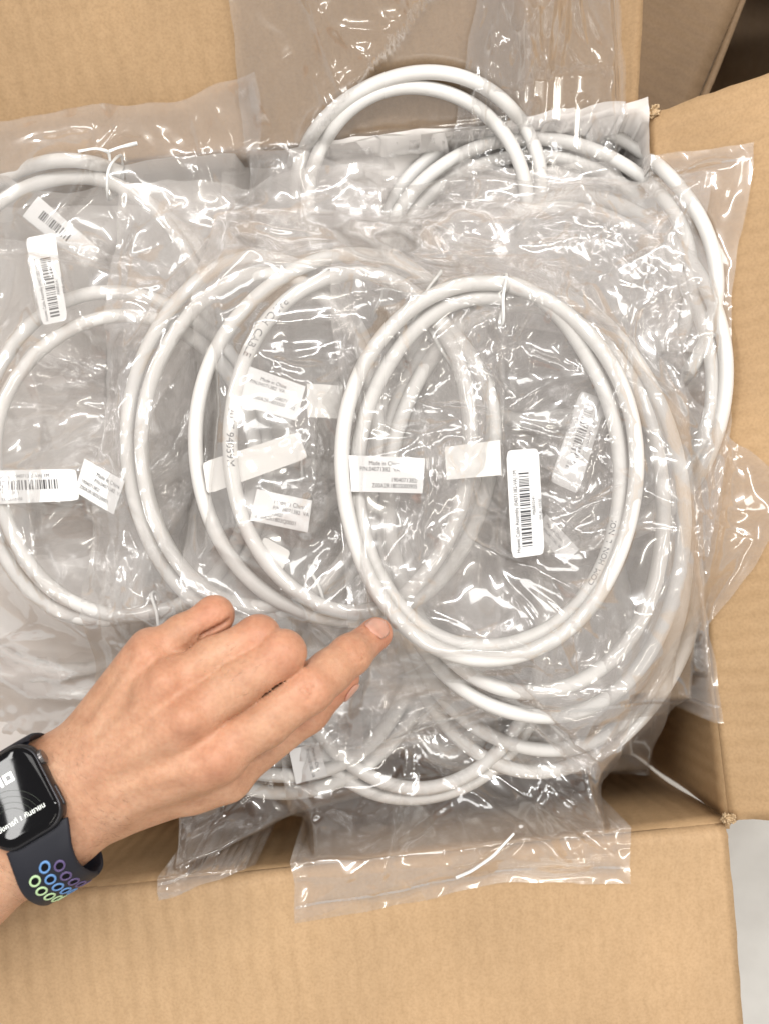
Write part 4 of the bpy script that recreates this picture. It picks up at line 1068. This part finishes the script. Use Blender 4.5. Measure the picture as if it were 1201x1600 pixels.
# ------------------------------------------------------------------ the watch
wc = P(27, 1246, 0.0665 + HDZ)
wX = unit(vec(0.858, 0.513, -0.01)); tl_ = math.radians(9)
wZ = unit(vec(-0.513, 0.858, 0) * math.sin(tl_) + vec(0, 0, 1) * math.cos(tl_)); wY = unit(np.cross(wZ, wX)); wX = np.cross(wY, wZ)
watch = empty("smart_watch", tuple(wc)); tag(watch, "black smartwatch with a dark sports band worn on the wrist", "watch")
def Wp(x, y, z): return wc + (np.asarray(x)[..., None] * wX + np.asarray(y)[..., None] * wY + np.asarray(z)[..., None] * wZ) * mm
def wobj(name, V, F, mat, parent=None, smooth=True):
    o = mesh_obj(name, V, F, mat, None, smooth); under(o, watch)
    if parent is not None:
        o.parent = parent; o.matrix_parent_inverse = (Matrix.Translation(watch.location) @ parent.matrix_parent_inverse).inverted()
    return o
def rrect(hx, hy, r, n=10):
    pts = []
    for (cx, cy_, a0) in ((hx - r, hy - r, 0), (-hx + r, hy - r, 90), (-hx + r, -hy + r, 180), (hx - r, -hy + r, 270)):
        for k in range(n + 1):
            a = math.radians(a0 + 90 * k / n); pts.append((cx + r * math.cos(a), cy_ + r * math.sin(a)))
    return np.array(pts)
def loft(levels):
    """levels: (hx, hy, r, z); closed top and bottom"""
    V, F = [], []; n = None
    for hx, hy, r, z in levels:
        p = rrect(hx, hy, r); n = len(p); V += list(Wp(p[:, 0], p[:, 1], np.full(n, z)))
    for i in range(len(levels) - 1):
        for k in range(n): F.append((i * n + k, i * n + (k + 1) % n, (i + 1) * n + (k + 1) % n, (i + 1) * n + k))
    F.append(tuple(range(n))[::-1]); F.append(tuple(range((len(levels) - 1) * n, len(levels) * n)))
    return V, F
M['case'] = plain('dark_aluminium', (0.055, 0.055, 0.06), 0.32, 0.5, 0.9)
M['glass'] = plain('black_screen_glass', (0.002, 0.002, 0.003), 0.04, 0.22)
M['band'] = plain('dark_silicone_band', (0.012, 0.013, 0.020), 0.55, 0.35)
M['led'] = plain('screen_white', (0.92, 0.95, 0.90), 0.4, 0.2, 0, 0, 0.65)
M['led2'] = plain('screen_dim_arc', (0.05, 0.06, 0.045), 0.4, 0.2, 0, 0, 0.12)
V, F = loft([(15.0, 17.5, 8, -5.2), (16.4, 19.3, 9, -4.4), (17.2, 20.2, 9.6, -2.4), (17.3, 20.3, 9.6, 0.5), (17.2, 20.2, 9.6, 2.4), (16.7, 19.7, 9.4, 3.6), (16.3, 19.3, 9.2, 3.9)])
case = wobj("case", V, F, M['case'])
V, F = loft([(16.2, 19.2, 9.1, 3.8), (16.1, 19.1, 9.1, 4.3), (15.6, 18.6, 8.8, 4.9), (14.6, 17.6, 8.2, 5.25), (12.5, 15.5, 7, 5.4)])
screen = wobj("screen", V, F, M['glass'])
def wtext(s, x, y, size, mat, align='LEFT', sx=1.0, z=5.52):
    v, f = text_mesh(s, size * mm, align)
    return wobj("screen_text", Wp(x + v[:, 0] / mm * sx, y + v[:, 1] / mm, np.full(len(v), z)), f, mat, screen, False)
def wquads(name, rects, mat, z, parent):
    V, F = [], []
    for (x0, y0, x1, y1) in rects:
        k = len(V); V += list(Wp(np.array([x0, x1, x1, x0]), np.array([y0, y0, y1, y1]), np.full(4, z))); F.append((k, k + 1, k + 2, k + 3))
    wobj(name, V, F, mat, parent, False)
# large block digits 4 and 0
wquads("screen_text", [(-2.2, 6.0, -1.0, 10.4), (-5.2, 7.4, -2.2, 8.5), (-5.2, 8.5, -4.1, 10.4)], M['led'], 5.5, screen)
wquads("screen_text", [(0.0, 6.2, 1.1, 10.4), (3.3, 6.2, 4.4, 10.4), (1.1, 6.2, 3.3, 7.2), (1.1, 9.4, 3.3, 10.4)], M['led'], 5.5, screen)
wtext("อังคารที่ 1 กันยายน", 11.2, -10.6, 3.0, M['led'], 'RIGHT')
for r in (9, 11.5, 14, 16.5):          # faint arcs of the dial picture
    a = np.radians(np.linspace(15, 110, 30)); V, F = [], []
    for k, t in enumerate(a):
        V += [Wp(-6 + (r - 0.07) * math.cos(t), -12 + (r - .07) * math.sin(t), 5.47), Wp(-6 + (r + .07) * math.cos(t), -12 + (r + .07) * math.sin(t), 5.47)]
        if k: F.append((2 * k - 2, 2 * k - 1, 2 * k + 1, 2 * k))
    V = [v for v in V if True]
    wobj("screen_arc", V, F, M['led2'], screen, False)
# crown and side button on the right side
def wcyl(name, c, ax, r, L, mat, n=28, ridge=0.0):
    a = ax; e1 = vec(0, 1, 0); e2 = vec(0, 0, 1); V, F = [], []
    prof = [(0, r * .9), (0.2, r), (L - 0.5, r), (L - 0.15, r * .9), (L, r * .72)]
    for (l, rr) in prof:
        for k in range(n):
            t = 2 * math.pi * k / n; q = rr * (1 + ridge * (k % 2)); V.append(Wp(c[0] + l, c[1] + q * math.cos(t), c[2] + q * math.sin(t)))
    for i in range(len(prof) - 1):
        for k in range(n): F.append((i * n + k, i * n + (k + 1) % n, (i + 1) * n + (k + 1) % n, (i + 1) * n + k))
    F.append(tuple(range((len(prof) - 1) * n, len(prof) * n)))
    return wobj(name, V, F, mat, case, False)
M['crown'] = plain('crown_metal', (0.20, 0.19, 0.19), 0.3, 0.5, 0.9)
wcyl("crown", (16.9, 9.5, 0.6), None, 3.3, 2.0, M['crown'], 40, 0.03)
V, F = [], []
pr = rrect(1.2, 5.0, 1.15, 6)
for l, s in ((0, 1), (0.55, 1), (0.75, 0.8)):
    for (a, b_) in pr: V.append(Wp(17.0 + l, -8.5 + b_ * (s if s == 1 else 0.95), 0.4 + a * s))
n = len(pr)
for i in range(2):
    for k in range(n): F.append((i * n + k, i * n + (k + 1) % n, (i + 1) * n + (k + 1) % n, (i + 1) * n + k))
F.append(tuple(range(2 * n, 3 * n)))
wobj("side_button", V, F, M['case'], case)
# the band: a strip swept round the wrist
def band_path(P_):
    p = np.array(P_, float); t = np.arange(len(p)); tt = np.linspace(0, len(p) - 1, 60); out = []
    for x in tt:      # Catmull-Rom
        i = int(min(x, len(p) - 2)); u = x - i
        a, b_, c, d = p[max(i - 1, 0)], p[i], p[i + 1], p[min(i + 2, len(p) - 1)]
        out.append(0.5 * ((2 * b_) + (c - a) * u + (2 * a - 5 * b_ + 4 * c - d) * u * u + (-a + 3 * b_ - 3 * c + d) * u ** 3))
    return np.array(out)
def band(path, widths, skew, name="band"):
    q = band_path(path); n = len(q); T = np.gradient(q, axis=0); T /= np.linalg.norm(T, axis=1)[:, None]
    nr = np.stack([-T[:, 1], T[:, 0]], -1)
    if nr[0, 1] < 0: nr = -nr
    w = np.interp(np.linspace(0, 1, n), np.linspace(0, 1, len(widths)), widths) / 2
    V, F = [], []; cs = [(-1, -0.2), (-0.97, 0.55), (-0.9, 0.95), (-0.5, 1.1), (0, 1.13), (0.5, 1.1), (0.9, 0.95), (0.97, 0.55), (1, -0.2), (0.9, -1.0), (-0.9, -1.0)]
    for i in range(n):
        for (a, b_) in cs:
            y, z = q[i] + nr[i] * b_ * 1.15; V.append(Wp(a * w[i] + skew * float(sm(i / (n * 0.45))), y, z))
    m_ = len(cs)
    for i in range(n - 1):
        for k in range(m_): F.append((i * m_ + k, i * m_ + (k + 1) % m_, (i + 1) * m_ + (k + 1) % m_, (i + 1) * m_ + k))
    F.append(tuple(range(m_))); F.append(tuple(range((n - 1) * m_, n * m_)))
    return wobj(name, V, F, M['band']), q, nr
lower = [(-18.6, -0.6), (-23, -0.9), (-29, -2.6), (-34.8, -6.6), (-39.5, -12.5), (-43, -21), (-43.5, -31), (-38, -43), (-22, -50), (-5, -52)]
bnd, bq, bn = band(lower, [31, 30, 28.5, 28, 28, 28, 28, 28, 28, 28], -6.4)
band([(18.6, -0.6), (20.5, -3), (22, -10), (21.5, -20), (19, -32), (12, -44), (-4, -51)], [31, 30, 28, 28, 28, 28, 28], 3.0)
# coloured rings round the band holes
M['ring_g'] = plain('ring_pale_green', (0.48, 0.68, 0.38), 0.5); M['ring_b'] = plain('ring_blue', (0.12, 0.28, 0.58), 0.5); M['ring_p'] = plain('ring_purple', (0.105, 0.075, 0.19), 0.5)
M['hole'] = plain('band_hole', (0.006, 0.006, 0.008), 0.8, 0.1)
arc = np.r_[0, np.cumsum(np.linalg.norm(np.diff(bq, axis=0), axis=1))]
def on_band(x, s, h):
    y = np.interp(s, arc, bq[:, 0]); z = np.interp(s, arc, bq[:, 1]); ny = np.interp(s, arc, bn[:, 0]); nz = np.interp(s, arc, bn[:, 1])
    sk = -6.4 * sm(np.interp(s, arc, np.arange(len(arc))) / (len(arc) * 0.45))
    return Wp(x + sk, y + ny * h, z + nz * h)
def ring(x, s, mat):
    V, F = [], []; n = 24; prof = [(1.75, 1.34), (1.85, 1.58), (2.2, 1.64), (2.6, 1.58), (2.75, 1.30)]
    for (r, h) in prof:
        for k in range(n):
            t = 2 * math.pi * k / n; V.append(on_band(np.array(x + r * math.cos(t)), np.array(s + r * math.sin(t)), np.array(h)))
    for i in range(len(prof) - 1):
        for k in range(n): F.append((i * n + k, i * n + (k + 1) % n, (i + 1) * n + (k + 1) % n, (i + 1) * n + k))
    o = wobj("hole_ring", V, F, mat, bnd)
    V = [on_band(np.array(x + 1.85 * math.cos(2 * math.pi * k / n)), np.array(s + 1.85 * math.sin(2 * math.pi * k / n)), np.array(1.37)) for k in range(n)]
    wobj("hole", V, [tuple(range(n))], M['hole'], bnd, False)
for row in range(5):
    s = 13.4 + row * 6.7
    ring(0.0, s, M['ring_b']); ring(6.2, s + 3.1, M['ring_p']); ring(-6.2, s + 3.3, M['ring_g'])
#%%END
